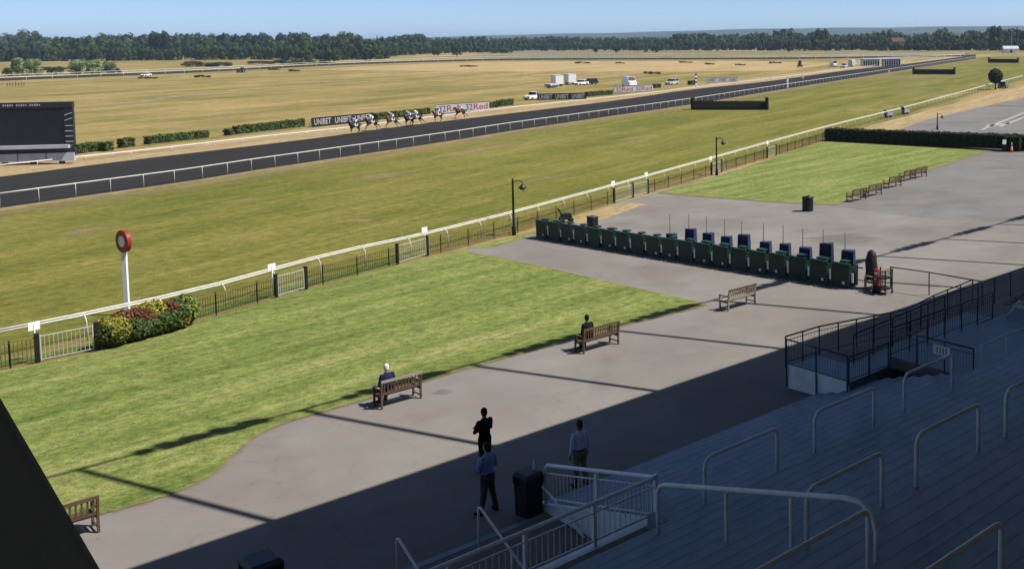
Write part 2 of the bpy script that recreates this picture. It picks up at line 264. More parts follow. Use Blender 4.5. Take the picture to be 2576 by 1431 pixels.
M['wood_pale'] = mat('grey_timber', (0.20, 0.19, 0.17), (0.15, 0.14, 0.13), scale=4, rough=0.85)

# ------------------------------------------------------------------ mesh builder
class MB:
    def __init__(s): s.v = []; s.f = []; s.m = []
    def add(s, vs, fs, mi=0):
        o = len(s.v); s.v.extend([tuple(x) for x in vs]); s.f.extend([tuple(i + o for i in f) for f in fs]); s.m.extend([mi] * len(fs)); return s
    BF = [(0, 3, 2, 1), (4, 5, 6, 7), (0, 1, 5, 4), (1, 2, 6, 5), (2, 3, 7, 6), (3, 0, 4, 7)]
    def box(s, c, d, rz=0, mi=0, taper=1.0):
        cx, cy, cz = c; x, y, z = d[0] / 2, d[1] / 2, d[2] / 2; ca, sa = math.cos(rz), math.sin(rz); vs = []
        for zz, k in ((-z, 1.0), (z, taper)):
            for (a, b) in ((-x, -y), (x, -y), (x, y), (-x, y)):
                a *= k; b *= k; vs.append((cx + a * ca - b * sa, cy + a * sa + b * ca, cz + zz))
        return s.add(vs, MB.BF, mi)
    def hexa(s, p8, mi=0): return s.add(p8, MB.BF, mi)
    def bar(s, a, b, w, h, mi=0):
        a = Vector(a); b = Vector(b); d = (b - a).normalized()
        up = Vector((0, 0, 1)) if abs(d.z) < 0.95 else Vector((0, 1, 0))
        x = d.cross(up).normalized() * (w / 2); y = x.cross(d).normalized() * (h / 2)
        return s.add([a - x - y, a + x - y, a + x + y, a - x + y, b - x - y, b + x - y, b + x + y, b - x + y], [(0, 1, 2, 3), (7, 6, 5, 4), (4, 5, 1, 0), (5, 6, 2, 1), (6, 7, 3, 2), (7, 4, 0, 3)], mi)
    def tube(s, pts, r, n=8, mi=0, sq=1.0):
        pts = [Vector(p) for p in pts]; k = len(pts); rr = r if isinstance(r, (list, tuple)) else [r] * k
        vs = []; prev = None
        for i, p in enumerate(pts):
            d = (pts[min(i + 1, k - 1)] - pts[max(i - 1, 0)]).normalized()
            if prev is None:
                up = Vector((0, 0, 1)) if abs(d.z) < 0.9 else Vector((1, 0, 0)); x = d.cross(up).normalized()
            else: x = (prev - d * prev.dot(d)).normalized()
            prev = x; y = x.cross(d)
            for j in range(n):
                a = 2 * math.pi * j / n; vs.append(p + x * (math.cos(a) * rr[i]) + y * (math.sin(a) * rr[i] * sq))
        fs = [(i * n + j, i * n + (j + 1) % n, (i + 1) * n + (j + 1) % n, (i + 1) * n + j) for i in range(k - 1) for j in range(n)]
        fs.append(tuple(range(n))[::-1]); fs.append(tuple((k - 1) * n + j for j in range(n)))
        return s.add(vs, fs, mi)
    def loft(s, rings, n=12, mi=0):
        vs = []
        for (x, y, z, rx, ry) in rings:
            for j in range(n):
                a = 2 * math.pi * j / n; vs.append((x + rx * math.cos(a), y + ry * math.sin(a), z))
        k = len(rings)
        fs = [(i * n + j, i * n + (j + 1) % n, (i + 1) * n + (j + 1) % n, (i + 1) * n + j) for i in range(k - 1) for j in range(n)]
        fs.append(tuple(range(n))[::-1]); fs.append(tuple((k - 1) * n + j for j in range(n)))
        return s.add(vs, fs, mi)
    def ell(s, c, r, n=10, m=7, mi=0, tilt=0):
        if not isinstance(r, (tuple, list)): r = (r, r, r)
        vs = []; ct, st = math.cos(tilt), math.sin(tilt)
        def put(x, y, z): vs.append((c[0] + x, c[1] + y * ct - z * st, c[2] + y * st + z * ct))
        put(0, 0, -r[2])
        for i in range(1, m):
            ph = math.pi * i / m - math.pi / 2
            for j in range(n):
                a = 2 * math.pi * j / n; put(r[0] * math.cos(ph) * math.cos(a), r[1] * math.cos(ph) * math.sin(a), r[2] * math.sin(ph))
        put(0, 0, r[2]); L = len(vs) - 1
        fs = [(0, 1 + (j + 1) % n, 1 + j) for j in range(n)]
        fs += [(1 + i * n + j, 1 + i * n + (j + 1) % n, 1 + (i + 1) * n + (j + 1) % n, 1 + (i + 1) * n + j) for i in range(m - 2) for j in range(n)]
        fs += [(L, 1 + (m - 2) * n + j, 1 + (m - 2) * n + (j + 1) % n) for j in range(n)]
        return s.add(vs, fs, mi)
    def limb(s, pts, rr, n=8):
        s.tube(pts, rr, n)
        for p, r in zip(pts, rr if isinstance(rr, (list, tuple)) else [rr] * len(pts)): s.ell(p, r, n, 6)
        return s
    def prism(s, poly, off, mi=0):
        """poly: list of 3d points (planar), off: extrusion vector"""
        poly = [Vector(p) for p in poly]; off = Vector(off); k = len(poly)
        fs = [tuple(range(k))[::-1], tuple(range(k, 2 * k))] + [(i, (i + 1) % k, k + (i + 1) % k, k + i) for i in range(k)]
        return s.add(poly + [p + off for p in poly], fs, mi)
    def lathe(s, prof, n=16, c=(0, 0, 0), mi=0):
        return s.loft([(c[0], c[1], c[2] + z, r, r) for r, z in prof], n, mi)
    def mesh(s, name):
        me = bpy.data.meshes.new(name); me.from_pydata(s.v, [], s.f); return me

def wmat(o):
    l = Matrix.LocRotScale(o.location, o.rotation_euler, o.scale)
    return wmat(o.parent) @ o.matrix_parent_inverse @ l if o.parent else l
def obj(name, mb, mats, parent=None, smooth=False, loc=None, rz=0, world=False, kind=None):
    me = mb.mesh(name) if isinstance(mb, MB) else mb
    if isinstance(mb, MB):
        for k in (mats if isinstance(mats, (list, tuple)) else [mats]): me.materials.append(M[k])
        if isinstance(mats, (list, tuple)) and len(mats) > 1: me.polygons.foreach_set('material_index', mb.m)
        if smooth: me.polygons.foreach_set('use_smooth', [True] * len(me.polygons))
        me.update()
    o = bpy.data.objects.new(name, me); COL.objects.link(o)
    if loc is not None: o.location = loc
    o.rotation_euler.z = rz
    if parent is not None:
        o.parent = parent
        if world:
            o.matrix_parent_inverse = wmat(parent).inverted()
    if kind: o['kind'] = kind
    return o
def tag(o, label, cat, group=None):
    o['label'] = label; o['category'] = cat
    if group: o['group'] = group
    return o
def thing(name, label, cat, loc=(0, 0, 0), rz=0, group=None):
    o = bpy.data.objects.new(name, None); COL.objects.link(o); o.location = loc; o.rotation_euler.z = rz; o.empty_display_size = 0.2
    return tag(o, label, cat, group)
def struct(o): o['kind'] = 'structure'; return o
def dup(root, loc, rz, label, group=None, scale=None):
    r = root.copy(); COL.objects.link(r); r.location = loc; r.rotation_euler.z = rz; r['label'] = label
    if group: r['group'] = group
    if scale: r.scale = scale
    for ch in root.children:
        c = ch.copy(); COL.objects.link(c); c.parent = r
        for g in ch.children:
            d = g.copy(); COL.objects.link(d); d.parent = c
    return r
def remesh(o, vox, smooth=2):
    m = o.modifiers.new('remesh', 'REMESH'); m.mode = 'VOXEL'; m.voxel_size = vox; m.use_smooth_shade = True
    if smooth:
        q = o.modifiers.new('smooth', 'SMOOTH'); q.factor = 0.5; q.iterations = smooth
    return o

# ------------------------------------------------------------------ sheets that follow the terrain
import bmesh
CUTS = [20.5, 58.0]
def sheet(name, pts, m, lift, parent=None):
    bm = bmesh.new(); vs = [bm.verts.new((p[0], p[1], 0)) for p in pts]
    f = bm.faces.new(vs); bm.normal_update()
    if f.normal.z < 0: f.normal_flip()
    bmesh.ops.triangulate(bm, faces=bm.faces[:])
    for c in CUTS:
        bmesh.ops.bisect_plane(bm, geom=bm.verts[:] + bm.edges[:] + bm.faces[:], plane_co=N * c, plane_no=N)
    for v in bm.verts: v.co.z = gz(v.co.dot(N)) + lift
    me = bpy.data.meshes.new(name); bm.to_mesh(me); bm.free(); me.materials.append(M[m])
    o = bpy.data.objects.new(name, me); COL.objects.link(o); o['kind'] = 'structure'
    if parent: o.parent = parent
    return o
def smoothline(pts, step=6, jit=0.0):
    """subdivide a polyline (Catmull-Rom) with a slightly ragged edge"""
    out = []
    for i in range(len(pts) - 1):
        p0 = pts[max(i - 1, 0)]; p1 = pts[i]; p2 = pts[i + 1]; p3 = pts[min(i + 2, len(pts) - 1)]
        for k in range(step):
            t = k / step
            q = 0.5 * ((2 * p1) + (p2 - p0) * t + (2 * p0 - 5 * p1 + 4 * p2 - p3) * t * t + (3 * p1 - p0 - 3 * p2 + p3) * t ** 3)
            if jit: q = q + Vector((rnd.uniform(-jit, jit), rnd.uniform(-jit, jit), 0))
            out.append(q)
    out.append(pts[-1]); return out
G = lambda L: [at(u, v) for u, v in L]

sheet('ground', [(-5000, -400, 0), (6000, -400, 0), (6000, 12000, 0), (-5000, 12000, 0)], 'infield', -0.02)
near_edge = G([(0, 523), (245, 488), (470, 456), (644, 428), (824, 401), (1004, 374), (1160, 350), (1288, 329), (1498, 298), (1738, 263), (1932, 231), (2127, 200), (2292, 174), (2400, 157), (2455, 148)])
far_edge = G([(0, 445), (330, 403), (644, 366), (854, 340), (1004, 319), (1288, 285), (1528, 256), (1738, 226), (1932, 205), (2127, 178), (2292, 160), (2400, 146), (2427, 142)])
def ext(a, b, d): return a + (a - b).normalized() * d
ne = smoothline(near_edge, 4); fe = smoothline(far_edge, 4)
ne = [ext(ne[0], ne[1], 60)] + ne; fe = [ext(fe[0], fe[1], 60)] + fe
# back straight: the course bends left at the far end and returns behind the infield
back_near = G([(2427, 142), (2300, 144.5), (2000, 149), (1700, 150.5), (1288, 152), (1004, 159), (800, 167), (570, 179.5), (300, 191.5), (0, 204)])
back_far = G([(2455, 138.5), (2300, 140.5), (2000, 144.5), (1700, 146), (1288, 147.5), (1004, 154.5), (800, 162.5), (570, 174.5), (300, 186), (0, 197)])
bn = smoothline(back_near, 3); bf = smoothline(back_far, 3)
bn.append(ext(bn[-1], bn[-2], 80)); bf.append(ext(bf[-1], bf[-2], 80))
sheet('all_weather_track', ne + bf + bn[::-1][:-1] + fe[::-1], 'sandtrack', 0.0)
# turf course between the sand track and the rail
rail_line = G([(0, 905), (250, 850), (523, 784), (742, 719), (843, 690), (935, 667), (1034, 645), (1293, 576), (1545, 502), (1800, 425), (2080, 341), (2300, 281), (2500, 222), (2576, 201)])
rl = smoothline(rail_line, 4)
rl = [ext(rl[0], rl[1], 60)] + rl + [ext(rl[-1], rl[-2], 500)]
turf_far = G([(2576, 142), (2700, 120)])
sheet('turf_course', ne + G([(2480, 143)]) + [turf_far[0], turf_far[1]] + rl[::-1], 'turf', -0.006)
# strips of verge
sheet('grass_verge', fe[:-2] + [p + Vector((0, 0, 0)) for p in reversed(G([(0, 413), (200, 392), (590, 345), (854, 314), (1095, 286), (1288, 267), (1475, 247), (1640, 230), (1775, 212), (1932, 192), (2100, 172)]))], 'verge', -0.012)
sheet('meadow_strip', G([(800, 176), (1000, 178), (1300, 181), (1700, 180), (1990, 178), (2100, 160), (1900, 153.5), (1500, 154.5), (1250, 156), (1050, 162), (900, 168)]), 'meadow', -0.015)
sheet('far_meadow', G([(1150, 147), (2430, 138), (2600, 130), (2000, 129.5), (1300, 127), (1230, 133)]), 'farfield', -0.016)
def soft(m, name, lo=0.25, hi=0.75, nscale=1.4):
    q = M[m].copy(); q.name = name; n = q.node_tree.nodes; l = q.node_tree.links
    at_ = n.new('ShaderNodeAttribute'); at_.attribute_name = 'fade'; tc = n.new('ShaderNodeTexCoord'); nz = n.new('ShaderNodeTexNoise'); nz.inputs['Scale'].default_value = nscale; nz.inputs['Detail'].default_value = 7; nz.inputs['Roughness'].default_value = 0.7
    l.new(tc.outputs['Object'], nz.inputs['Vector']); ad = n.new('ShaderNodeMath'); ad.operation = 'ADD'; sb = n.new('ShaderNodeMath'); sb.operation = 'MULTIPLY_ADD'; sb.inputs[1].default_value = 1.3; sb.inputs[2].default_value = -0.65
    l.new(nz.outputs['Fac'], sb.inputs[0]); l.new(at_.outputs['Fac'], ad.inputs[0]); l.new(sb.outputs[0], ad.inputs[1])
    mr = n.new('ShaderNodeMapRange'); mr.inputs['From Min'].default_value = lo; mr.inputs['From Max'].default_value = hi; l.new(ad.outputs[0], mr.inputs['Value'])
    tr = n.new('ShaderNodeBsdfTransparent'); mx = n.new('ShaderNodeMixShader'); l.new(mr.outputs['Result'], mx.inputs['Fac']); l.new(tr.outputs['BSDF'], mx.inputs[1]); l.new(n['Principled BSDF'].outputs['BSDF'], mx.inputs[2]); l.new(mx.outputs['Shader'], n['Material Output'].inputs['Surface'])
    M[name] = q
soft('verge', 'worn_grass', 0.42, 1.5, 0.9); soft('verge', 'edge_straw', 0.45, 1.7, 4.0); soft('lush', 'lush_soft', 0.15, 0.6, 2.5); soft('gravel', 'faint_track', 0.35, 1.3, 0.5); soft('infield', 'dry_mix', 0.2, 0.9, 0.3)
def faded(name, vs, fs, fade, m):
    me = bpy.data.meshes.new(name); me.from_pydata([tuple(v) for v in vs], [], fs); a = me.attributes.new('fade', 'FLOAT', 'POINT'); a.data.foreach_set('value', fade); me.materials.append(M[m])
    o = bpy.data.objects.new(name, me); COL.objects.link(o); o['kind'] = 'structure'; return o
def softpatch(name, L, m, lift):
    P = smoothline(G(L + L[:1]), 5)[:-1]; c = sum(P, Vector()) / len(P); n_ = len(P)
    ring = [c.lerp(p, k) for k in (1.25, 0.6) for p in P]; vs = [Vector((p.x, p.y, gnd(p.x, p.y) + lift)) for p in ring + [c]]
    fs = [(j, (j + 1) % n_, n_ + (j + 1) % n_, n_ + j) for j in range(n_)] + [(n_ + j, n_ + (j + 1) % n_, 2 * n_) for j in range(n_)]
    return faded(name, vs, fs, [0.0] * n_ + [0.75] * n_ + [1.0], m)
def softstrip(name, P, offs, fades, m, lift, step=1.0):
    """strip along a polyline: cross-section offsets (metres to the left) with fade values; flat-following ground"""
    P = resample_(P, step); vs = []; fd = []; k = len(offs)
    for i, p in enumerate(P):
        d = P[min(i + 1, len(P) - 1)] - P[max(i - 1, 0)]; d.z = 0; d.normalize(); sd = Vector((-d.y, d.x, 0))
        for o_, f_ in zip(offs, fades): q = p + sd * o_; vs.append(Vector((q.x, q.y, gnd(q.x, q.y) + lift))); fd.append(f_)
    return faded(name, vs, [(i * k + j, i * k + j + 1, (i + 1) * k + j + 1, (i + 1) * k + j) for i in range(len(P) - 1) for j in range(k - 1)], fd, m)
def resample_(pts, step):
    out = [pts[0]]; acc = 0.0
    for a, b in zip(pts, pts[1:]):
        L = (b - a).length; d = step - acc
        while d < L: out.append(a.lerp(b, d / L)); d += step
        acc = L - (d - step)
    return out
softstrip('gravel_path', smoothline(G([(250, 264), (330, 258), (440, 244), (600, 228), (760, 217), (900, 208), (1000, 203)]), 4), (-2.2, -0.8, 0.8, 2.2), (0, 0.8, 0.8, 0), 'faint_track', -0.008, 3.0)
softstrip('bare_earth_strip', smoothline(G([(480, 296), (700, 286), (900, 277), (1150, 263), (1400, 252)]), 4), (-2, 0, 2), (0, 0.9, 0), 'worn_grass', -0.008, 3.0)
softstrip('bare_earth_strip', smoothline(G([(200, 402), (350, 384), (520, 367)]), 4), (-2, 0, 2), (0, 1.0, 0), 'worn_grass', -0.006, 2.0)
for L in ([(870, 452), (930, 438), (1010, 431), (1070, 433), (1010, 447), (930, 458)], [(840, 560), (890, 549), (960, 547), (925, 562)], [(1500, 362), (1560, 347), (1680, 335), (1600, 352)], [(1060, 395), (1180, 376), (1300, 352), (1330, 355), (1200, 385), (1100, 402)], [(520, 515), (600, 500), (680, 497), (600, 512)], [(100, 600), (200, 572), (330, 562), (220, 592)], [(1280, 460), (1380, 440), (1480, 434), (1370, 455)], [(2150, 205), (2300, 186), (2430, 186), (2330, 198)]):
    softpatch('worn_turf_patch', L, 'worn_grass', -0.003)
softstrip('worn_turf_strip', [p for p in ne if p.y < 600], (-11, -5, -1.5, -0.2), (0.0, 0.55, 0.95, 1.25), 'worn_grass', -0.002, 3.0)
softstrip('worn_turf_strip', [p for p in rl if 10 < p.y < 460], (-1.3, -0.4, 0.6, 2.2), (0.4, 0.7, 0.5, 0.0), 'worn_grass', -0.001, 2.0)
# apron
fence_foot = G([(0, 934), (245, 886), (480, 814), (695, 751), (1000, 667), (1175, 626)])
apron = [TS(-40, 14)] + [ext(fence_foot[0], fence_foot[1], 25)] + fence_foot + G([(1345, 583), (1440, 556), (1545, 512), (1630, 490), (1800, 443), (2080, 355), (2200, 335), (2330, 300), (2420, 280), (2576, 247)])
apron += [ext(apron[-1], apron[-2], 250), TS(520, 20), TS(60, 14)]
sheet('asphalt_apron', apron, 'asphalt', 0.0)
sheet('asphalt_road', G([(1630, 491), (1800, 475), (2110, 520), (2300, 545), (2576, 566)]) + [TS(90, 26)] + [TS(500, 26)] + [ext(apron[-4], apron[-5], 240)] + G([(2576, 250), (2420, 283), (2330, 303), (2200, 340), (2080, 358), (1800, 447)]), 'asphalt_old', 0.004)
lawn1 = [ext(fence_foot[0], fence_foot[1], 24)] + fence_foot + G([(1175, 634)])
lawn_edge = smoothline(G([(1175, 634), (1330, 664), (1560, 716), (1690, 745), (1765, 764), (1770, 770), (1690, 790), (1560, 822), (1360, 877), (1160, 932), (940, 1000), (740, 1058), (655, 1092), (600, 1135), (555, 1178), (500, 1215), (400, 1254), (270, 1290), (120, 1325), (-60, 1360)]), 8, 0.02)
softstrip('lawn_edge', [p for p in lawn_edge], (-0.10, 0.02, 0.30), (0.75, 0.95, 0.0), 'edge_straw', 0.034, 0.15)
softstrip('lawn_edge', smoothline(G([(0, 962), (245, 905), (480, 838), (695, 772), (1000, 690), (1160, 648)]), 5), (-0.5, 0, 0.5), (0, 0.62, 0), 'worn_grass', 0.034, 0.5)
softstrip('lawn_edge', fence_foot, (-0.5, 0.0, 0.4), (0, 0.8, 0.3), 'edge_straw', 0.033, 0.5)
sheet('lawn', lawn1[:-1] + lawn_edge + [TS(-22, 31)], 'lawn', 0.03)
sheet('lawn', G([(1655, 486), (1800, 446), (2075, 357), (2300, 366), (2488, 378)]) + smoothline(G([(2488, 378), (2400, 408), (2300, 440), (2200, 477), (2120, 508), (2095, 516)]), 6, 0.06) + G([(1950, 509), (1800, 498)]), 'lawn', 0.03)
softstrip('lawn_edge', smoothline(G([(2488, 378), (2400, 408), (2300, 440), (2200, 477), (2120, 508), (2095, 516), (1950, 509), (1800, 498), (1655, 486)]), 5), (-0.7, -0.2, 0.25), (0, 0.95, 0.8), 'edge_straw', 0.034, 0.4)
sheet('grass_verge', smoothline(G([(1432, 558), (1545, 516), (1622, 514), (1600, 522), (1540, 545), (1480, 562), (1440, 562)]), 5, 0.1), 'verge', 0.012)
sheet('grass_verge', G([(1175, 624), (1345, 585), (1440, 556), (1440, 561), (1345, 592), (1240, 622)]), 'lawn', 0.010)
sheet('grass_verge', G([(2090, 350), (2200, 314), (2576, 215)]) + [at(2700, 182)] + G([(2700, 222), (2576, 246), (2420, 281), (2330, 302), (2230, 338)]), 'verge', 0.016)
soft('asphalt_old', 'patched_tar', 0.35, 1.6, 1.2); soft('gravel', 'pale_scuff', 0.45, 2.2, 2.0)
for L in ([(1080, 990), (1110, 978), (1145, 983), (1120, 996)], [(2000, 600), (2120, 585), (2230, 600), (2130, 622)]):
    softpatch('asphalt_repair', L, 'patched_tar', 0.006)
for L in ([(1645, 832), (1662, 825), (1682, 831), (1665, 839)], [(1995, 733), (2010, 728), (2025, 733), (2008, 738)], [(1300, 1000), (1420, 972), (1500, 968), (1400, 1000)], [(1750, 900), (1850, 880), (1930, 878), (1840, 905)], [(2350, 480), (2480, 488), (2560, 500), (2450, 498)]):
    softpatch('asphalt_scuff', L, 'pale_scuff', 0.007)
for L in ([(2466, 327), (2500, 312), (2576, 283), (2576, 286), (2505, 314), (2474, 327)], [(2512, 318), (2576, 294), (2576, 297), (2520, 319)], [(2478, 316), (2540, 309), (2548, 311), (2485, 319)]):
    sheet('road_marking', G(L), 'roadpaint', 0.009)

# distant hills
def ridge(name, dist, prof, depth):
    mb = MB(); vs = []; fs = []; n = 0
    us = [(-600 + i * 40) for i in range(110)]
    def vtop(u):
        for (a, va), (b, vb) in zip(prof, prof[1:]):
            if a <= u <= b: return va + (vb - va) * (u - a) / (b - a)
        return prof[0][1] if u < prof[0][0] else prof[-1][1]
    for u in us:
        d_ = ray(u, hv(u)); q = dist; x, y = d_.x * q, d_.y * q
        h = CAMZ + (hv(u) - vtop(u) + 0.7 * math.sin(u * 0.011) + 0.5 * math.sin(u * 0.027 + 1)) * dist / FPX
        k = 1 - depth / q; vs += [(x * k, y * k, -3), (x * (k + 1) / 2, y * (k + 1) / 2, h * 0.75), (x, y, h), (x * 1.15, y * 1.15, -3)]
    for i in range(len(us) - 1):
        for j in range(3): fs.append((i * 4 + j, i * 4 + 4 + j, i * 4 + 5 + j, i * 4 + 1 + j))
    mb.add(vs, fs); return struct(obj(name, mb, 'hill', smooth=True))
ridge('hills', 5200, [(-600, 112), (800, 100), (1150, 92.5), (1400, 86), (1700, 79), (1900, 74), (2100, 70), (2300, 69), (2600, 66), (4000, 66)], 900)
ridge('hills', 3000, [(-600, 114), (1100, 97), (1400, 94), (1700, 91), (2000, 87), (2300, 84), (2600, 82), (4000, 82)], 500)

# ------------------------------------------------------------------ terrace of blue steps
TERR = lambda s: 7.45 - 0.30 * s
terr = struct(bpy.data.objects.new('terrace', None)); COL.objects.link(terr); terr['label'] = 'blue grey painted concrete standing terrace rising towards the stand'
TREAD, RISE = 0.50, 0.15
for i in range(42):
    s1 = 20.5 - TREAD * i; s0 = s1 - TREAD; z1 = 1.3 + RISE * (i + 1)
    spans = [(-30, 4.4), (13.98, 24.66 if s0 > 19.2 else 26.3)] if s1 > 16.2 else [(13.5, 75)] if s1 > 15.3 else [(-30, 75)]
    for a, b in spans:
        zb = 1.1 if s1 > 16.6 else z1 - 0.5
        mb = MB(); mb.box(((a + b) / 2, (s0 + s1) / 2 + 0.01, (z1 + zb) / 2), (b - a, TREAD + 0.02, z1 - zb))
        o = obj('step', mb, 'bluestep', terr, rz=0); o.rotation_euler.z = ROTS
        mb = MB(); mb.box(((a + b) / 2, s1 - 0.012, z1 - 0.018), (b - a - 0.01, 0.085, 0.042)); obj('step_edge', mb, 'stepedge', o)
mb = MB(); mb.box((20, 7.2, 0.6), (96, 16.8, 1.6)); o = obj('foundation', mb, 'concrete', terr); o.rotation_euler.z = ROTS

# stair pit cut into the terrace, steps going down under the stand
PT, PS, PK = 13.9, 20.2, 16.2          # right wall, first nosing, kerb towards the stand
pit = thing('stairwell', 'sunken stairway with white side wall beneath the terrace railing', 'stairwell', TS(9, PS, 1.3), ROTS)
L_ = lambda t, s, z: (t - 9.0, s - PS, z - 1.3)      # local frame of the stairwell
for i in range(10):
    mb = MB(); z = 1.3 - 0.17 * (i + 1); s1 = PS - 0.37 * i
    mb.box(L_(9.15, s1 - 0.185, z - 0.15), (9.4, 0.37, 0.30)); st = obj('step', mb, 'concrete', pit)
    mb = MB(); mb.box(L_(9.15, s1 - 0.02, z + 0.165), (9.4, 0.085, 0.016)); obj('nosing', mb, 'nosing', st)
for tt in (PT, 4.42):
    mb = MB(); mb.prism([L_(tt - 0.06, s, z) for s, z in ((20.62, 1.0), (20.62, 1.46), (20.3, 1.50), (16.2, 2.54), (16.05, 2.54), (16.05, -0.6), (17.3, -0.6), (20.2, 0.7))], (0.12, 0, 0)); obj('side_wall', mb, 'whitewall', pit)
mb = MB(); mb.box(L_(9.15, 16.08, 0.9), (9.4, 0.1, 3.0)); obj('back_wall', mb, 'recess_shade', pit)  # wall colour darkened to paint in the recess shade
mb = MB(); mb.box(L_(9.15, 16.2, 2.45), (9.6, 0.24, 0.18)); obj('kerb', mb, 'whitewall', pit)
mb = MB(); mb.box(L_(9.15, PS + 0.05, 1.297), (9.3, 0.20, 0.03)); obj('top_nosing', mb, 'deckblue', pit)
# balustrade round the pit
bal = thing('balustrade', 'white tubular balustrade with thin bars round the sunken stairway', 'railing', TS(PT, PK, 2.5), ROTS)
B_ = lambda t, s, z: (t - PT, s - PK, z - 2.5)
mb = MB(); mb.tube([B_(PT, 20.36, 1.5), B_(PT, 20.36, 2.40), B_(PT, 20.28, 2.49), B_(PT, 16.28, 3.44), B_(PT - 0.06, PK, 3.46), B_(4.5, PK, 3.46)], 0.046, 10); obj('top_rail', mb, 'whiterail', bal, True)
SL = (3.25 - 2.28) / 4.05
for nm, z0, r_ in (('upper_bar_rail', 2.28, 0.018), ('lower_bar_rail', 1.64, 0.024)):
    mb = MB(); mb.tube([B_(PT, 20.3, z0), B_(PT, 16.25, z0 + SL * 4.05)], r_, 6); obj(nm, mb, 'whiterail', bal, True)
for nm, z0, r_ in (('upper_bar_rail', 3.25, 0.020), ('lower_bar_rail', 2.66, 0.024)):
    mb = MB(); mb.tube([B_(PT - 0.06, PK, z0), B_(4.5, PK, z0)], r_, 6); obj(nm, mb, 'whiterail', bal, True)
for s in (18.3, PK):
    mb = MB(); z = TERR(s) + 0.03; mb.box(B_(PT, s, z + 0.44), (0.08, 0.08, 0.94)); obj('post', mb, 'whiterail', bal)
for t in (12.22, 10.55, 8.9, 7.25, 5.6):
    mb = MB(); mb.box(B_(t, PK, 2.98), (0.08, 0.08, 0.95)); obj('post', mb, 'whiterail', bal)
for k in range(27):
    s = 20.2 - 0.148 * k
    if abs(s - 18.3) < 0.07: continue
    z = 1.64 + (20.3 - s) * SL; mb = MB(); mb.tube([B_(PT, s, z), B_(PT, s, z + 0.64)], 0.010, 5); obj('bar', mb, 'whiterail', bal)
for k in range(66):
    t = PT - 0.16 - 0.14 * k; mb = MB(); mb.tube([B_(t, PK, 2.66), B_(t, PK, 3.25)], 0.010, 5); obj('bar', mb, 'whiterail', bal)
hr = thing('handrail', 'white handrail with curled end descending beside the white pit wall', 'handrail', TS(PT - 0.1, 20.42, 1.3), ROTS)
mb = MB(); mb.tube([(0.07, -0.05, 0.90), (-0.02, 0.10, 0.86), (-0.05, 0.16, 0.78), (-0.05, 0.06, 0.72), (-0.05, -0.45, 0.60), (-0.05, -3.4, -0.75)], 0.026, 8); obj('rail', mb, 'whiterail', hr, True)
for y in (-0.9, -2.3):
    mb = MB(); mb.tube([(-0.05, y, 0.60 + (y + 0.45) * 0.457), (0.06, y, 0.56 + (y + 0.45) * 0.457)], 0.012, 6); obj('bracket', mb, 'whiterail', hr, True)
for t, lab in ((11.75, 'white stair handrail dividing the sunken steps, nearer the litter bin'), (9.75, 'white stair handrail dividing the sunken steps, nearest the left')):
    hr = thing('handrail', lab, 'handrail', TS(t, 19.95, 1.13), ROTS, 'handrails on the sunken stairs')
    mb = MB(); mb.tube([(0, 0, 0), (0, 0, 1.06), (0, -0.03, 1.14), (0, -0.10, 1.17), (0, -0.18, 1.13), (0, -3.0, -0.17)], 0.03, 8); obj('rail', mb, 'whiterail', hr, True)
    mb = MB(); mb.tube([(0, -1.35, 0.59), (0, -1.35, -0.62)], 0.026, 8); obj('post', mb, 'whiterail', hr, True)

# crush barriers on the terrace
def crush(t0, t1, s, lab):
    z = TERR(s); c = thing('crush_barrier', lab, 'barrier', TS((t0 + t1) / 2, s, z), ROTS, 'crush barriers on the blue terrace')
    h = (t1 - t0) / 2; r = 0.042
    pts = [(-h, 0, -0.04), (-h, 0, 0.88)] + [(-h + 0.24 * (1 - math.cos(a)), 0, 0.88 + 0.24 * math.sin(a)) for a in (0.4, 0.8, 1.2, 1.57)]
    pts += [(h - 0.14 * (1 - math.cos(a)), 0, 0.98 + 0.14 * math.sin(a)) for a in (1.57, 1.1, 0.6, 0.2)] + [(h, 0, 0.93), (h, 0, -0.04)]
    mb = MB(); mb.tube(pts, r, 10); obj('hoop', mb, 'tube', c, True)
    for x in (-h, h):
        mb = MB(); mb.lathe([(0.075, 0.0), (0.075, 0.02), (0.05, 0.03)], 12, (x, 0, 0.002)); obj('foot_plate', mb, 'darkrail', c)
crush(14.43, 16.74, 15.21, 'grey tubular crush barrier on blue terrace just behind the perpendicular rail, front row')
crush(18.07, 20.42, 15.20, 'grey tubular crush barrier, middle one of the front row on blue terrace')
crush(21.80, 24.13, 15.24, 'grey tubular crush barrier, front row, nearest the dark ramp railings')
crush(12.62, 14.76, 10.80, 'grey tubular crush barrier, second row, starting behind the perpendicular rail')
crush(15.88, 18.13, 10.81, 'grey tubular crush barrier, middle one of the second row on terrace')
crush(19.22, 21.5, 10.80, 'grey tubular crush barrier, second row, cut by the right picture edge')
crush(8.7, 11.82, 8.9, 'grey tubular crush barrier, nearest row, beside the perpendicular rail end')
crush(9.2, 11.58, 6.55, 'grey tubular crush barrier, nearest row, at the lower right corner')
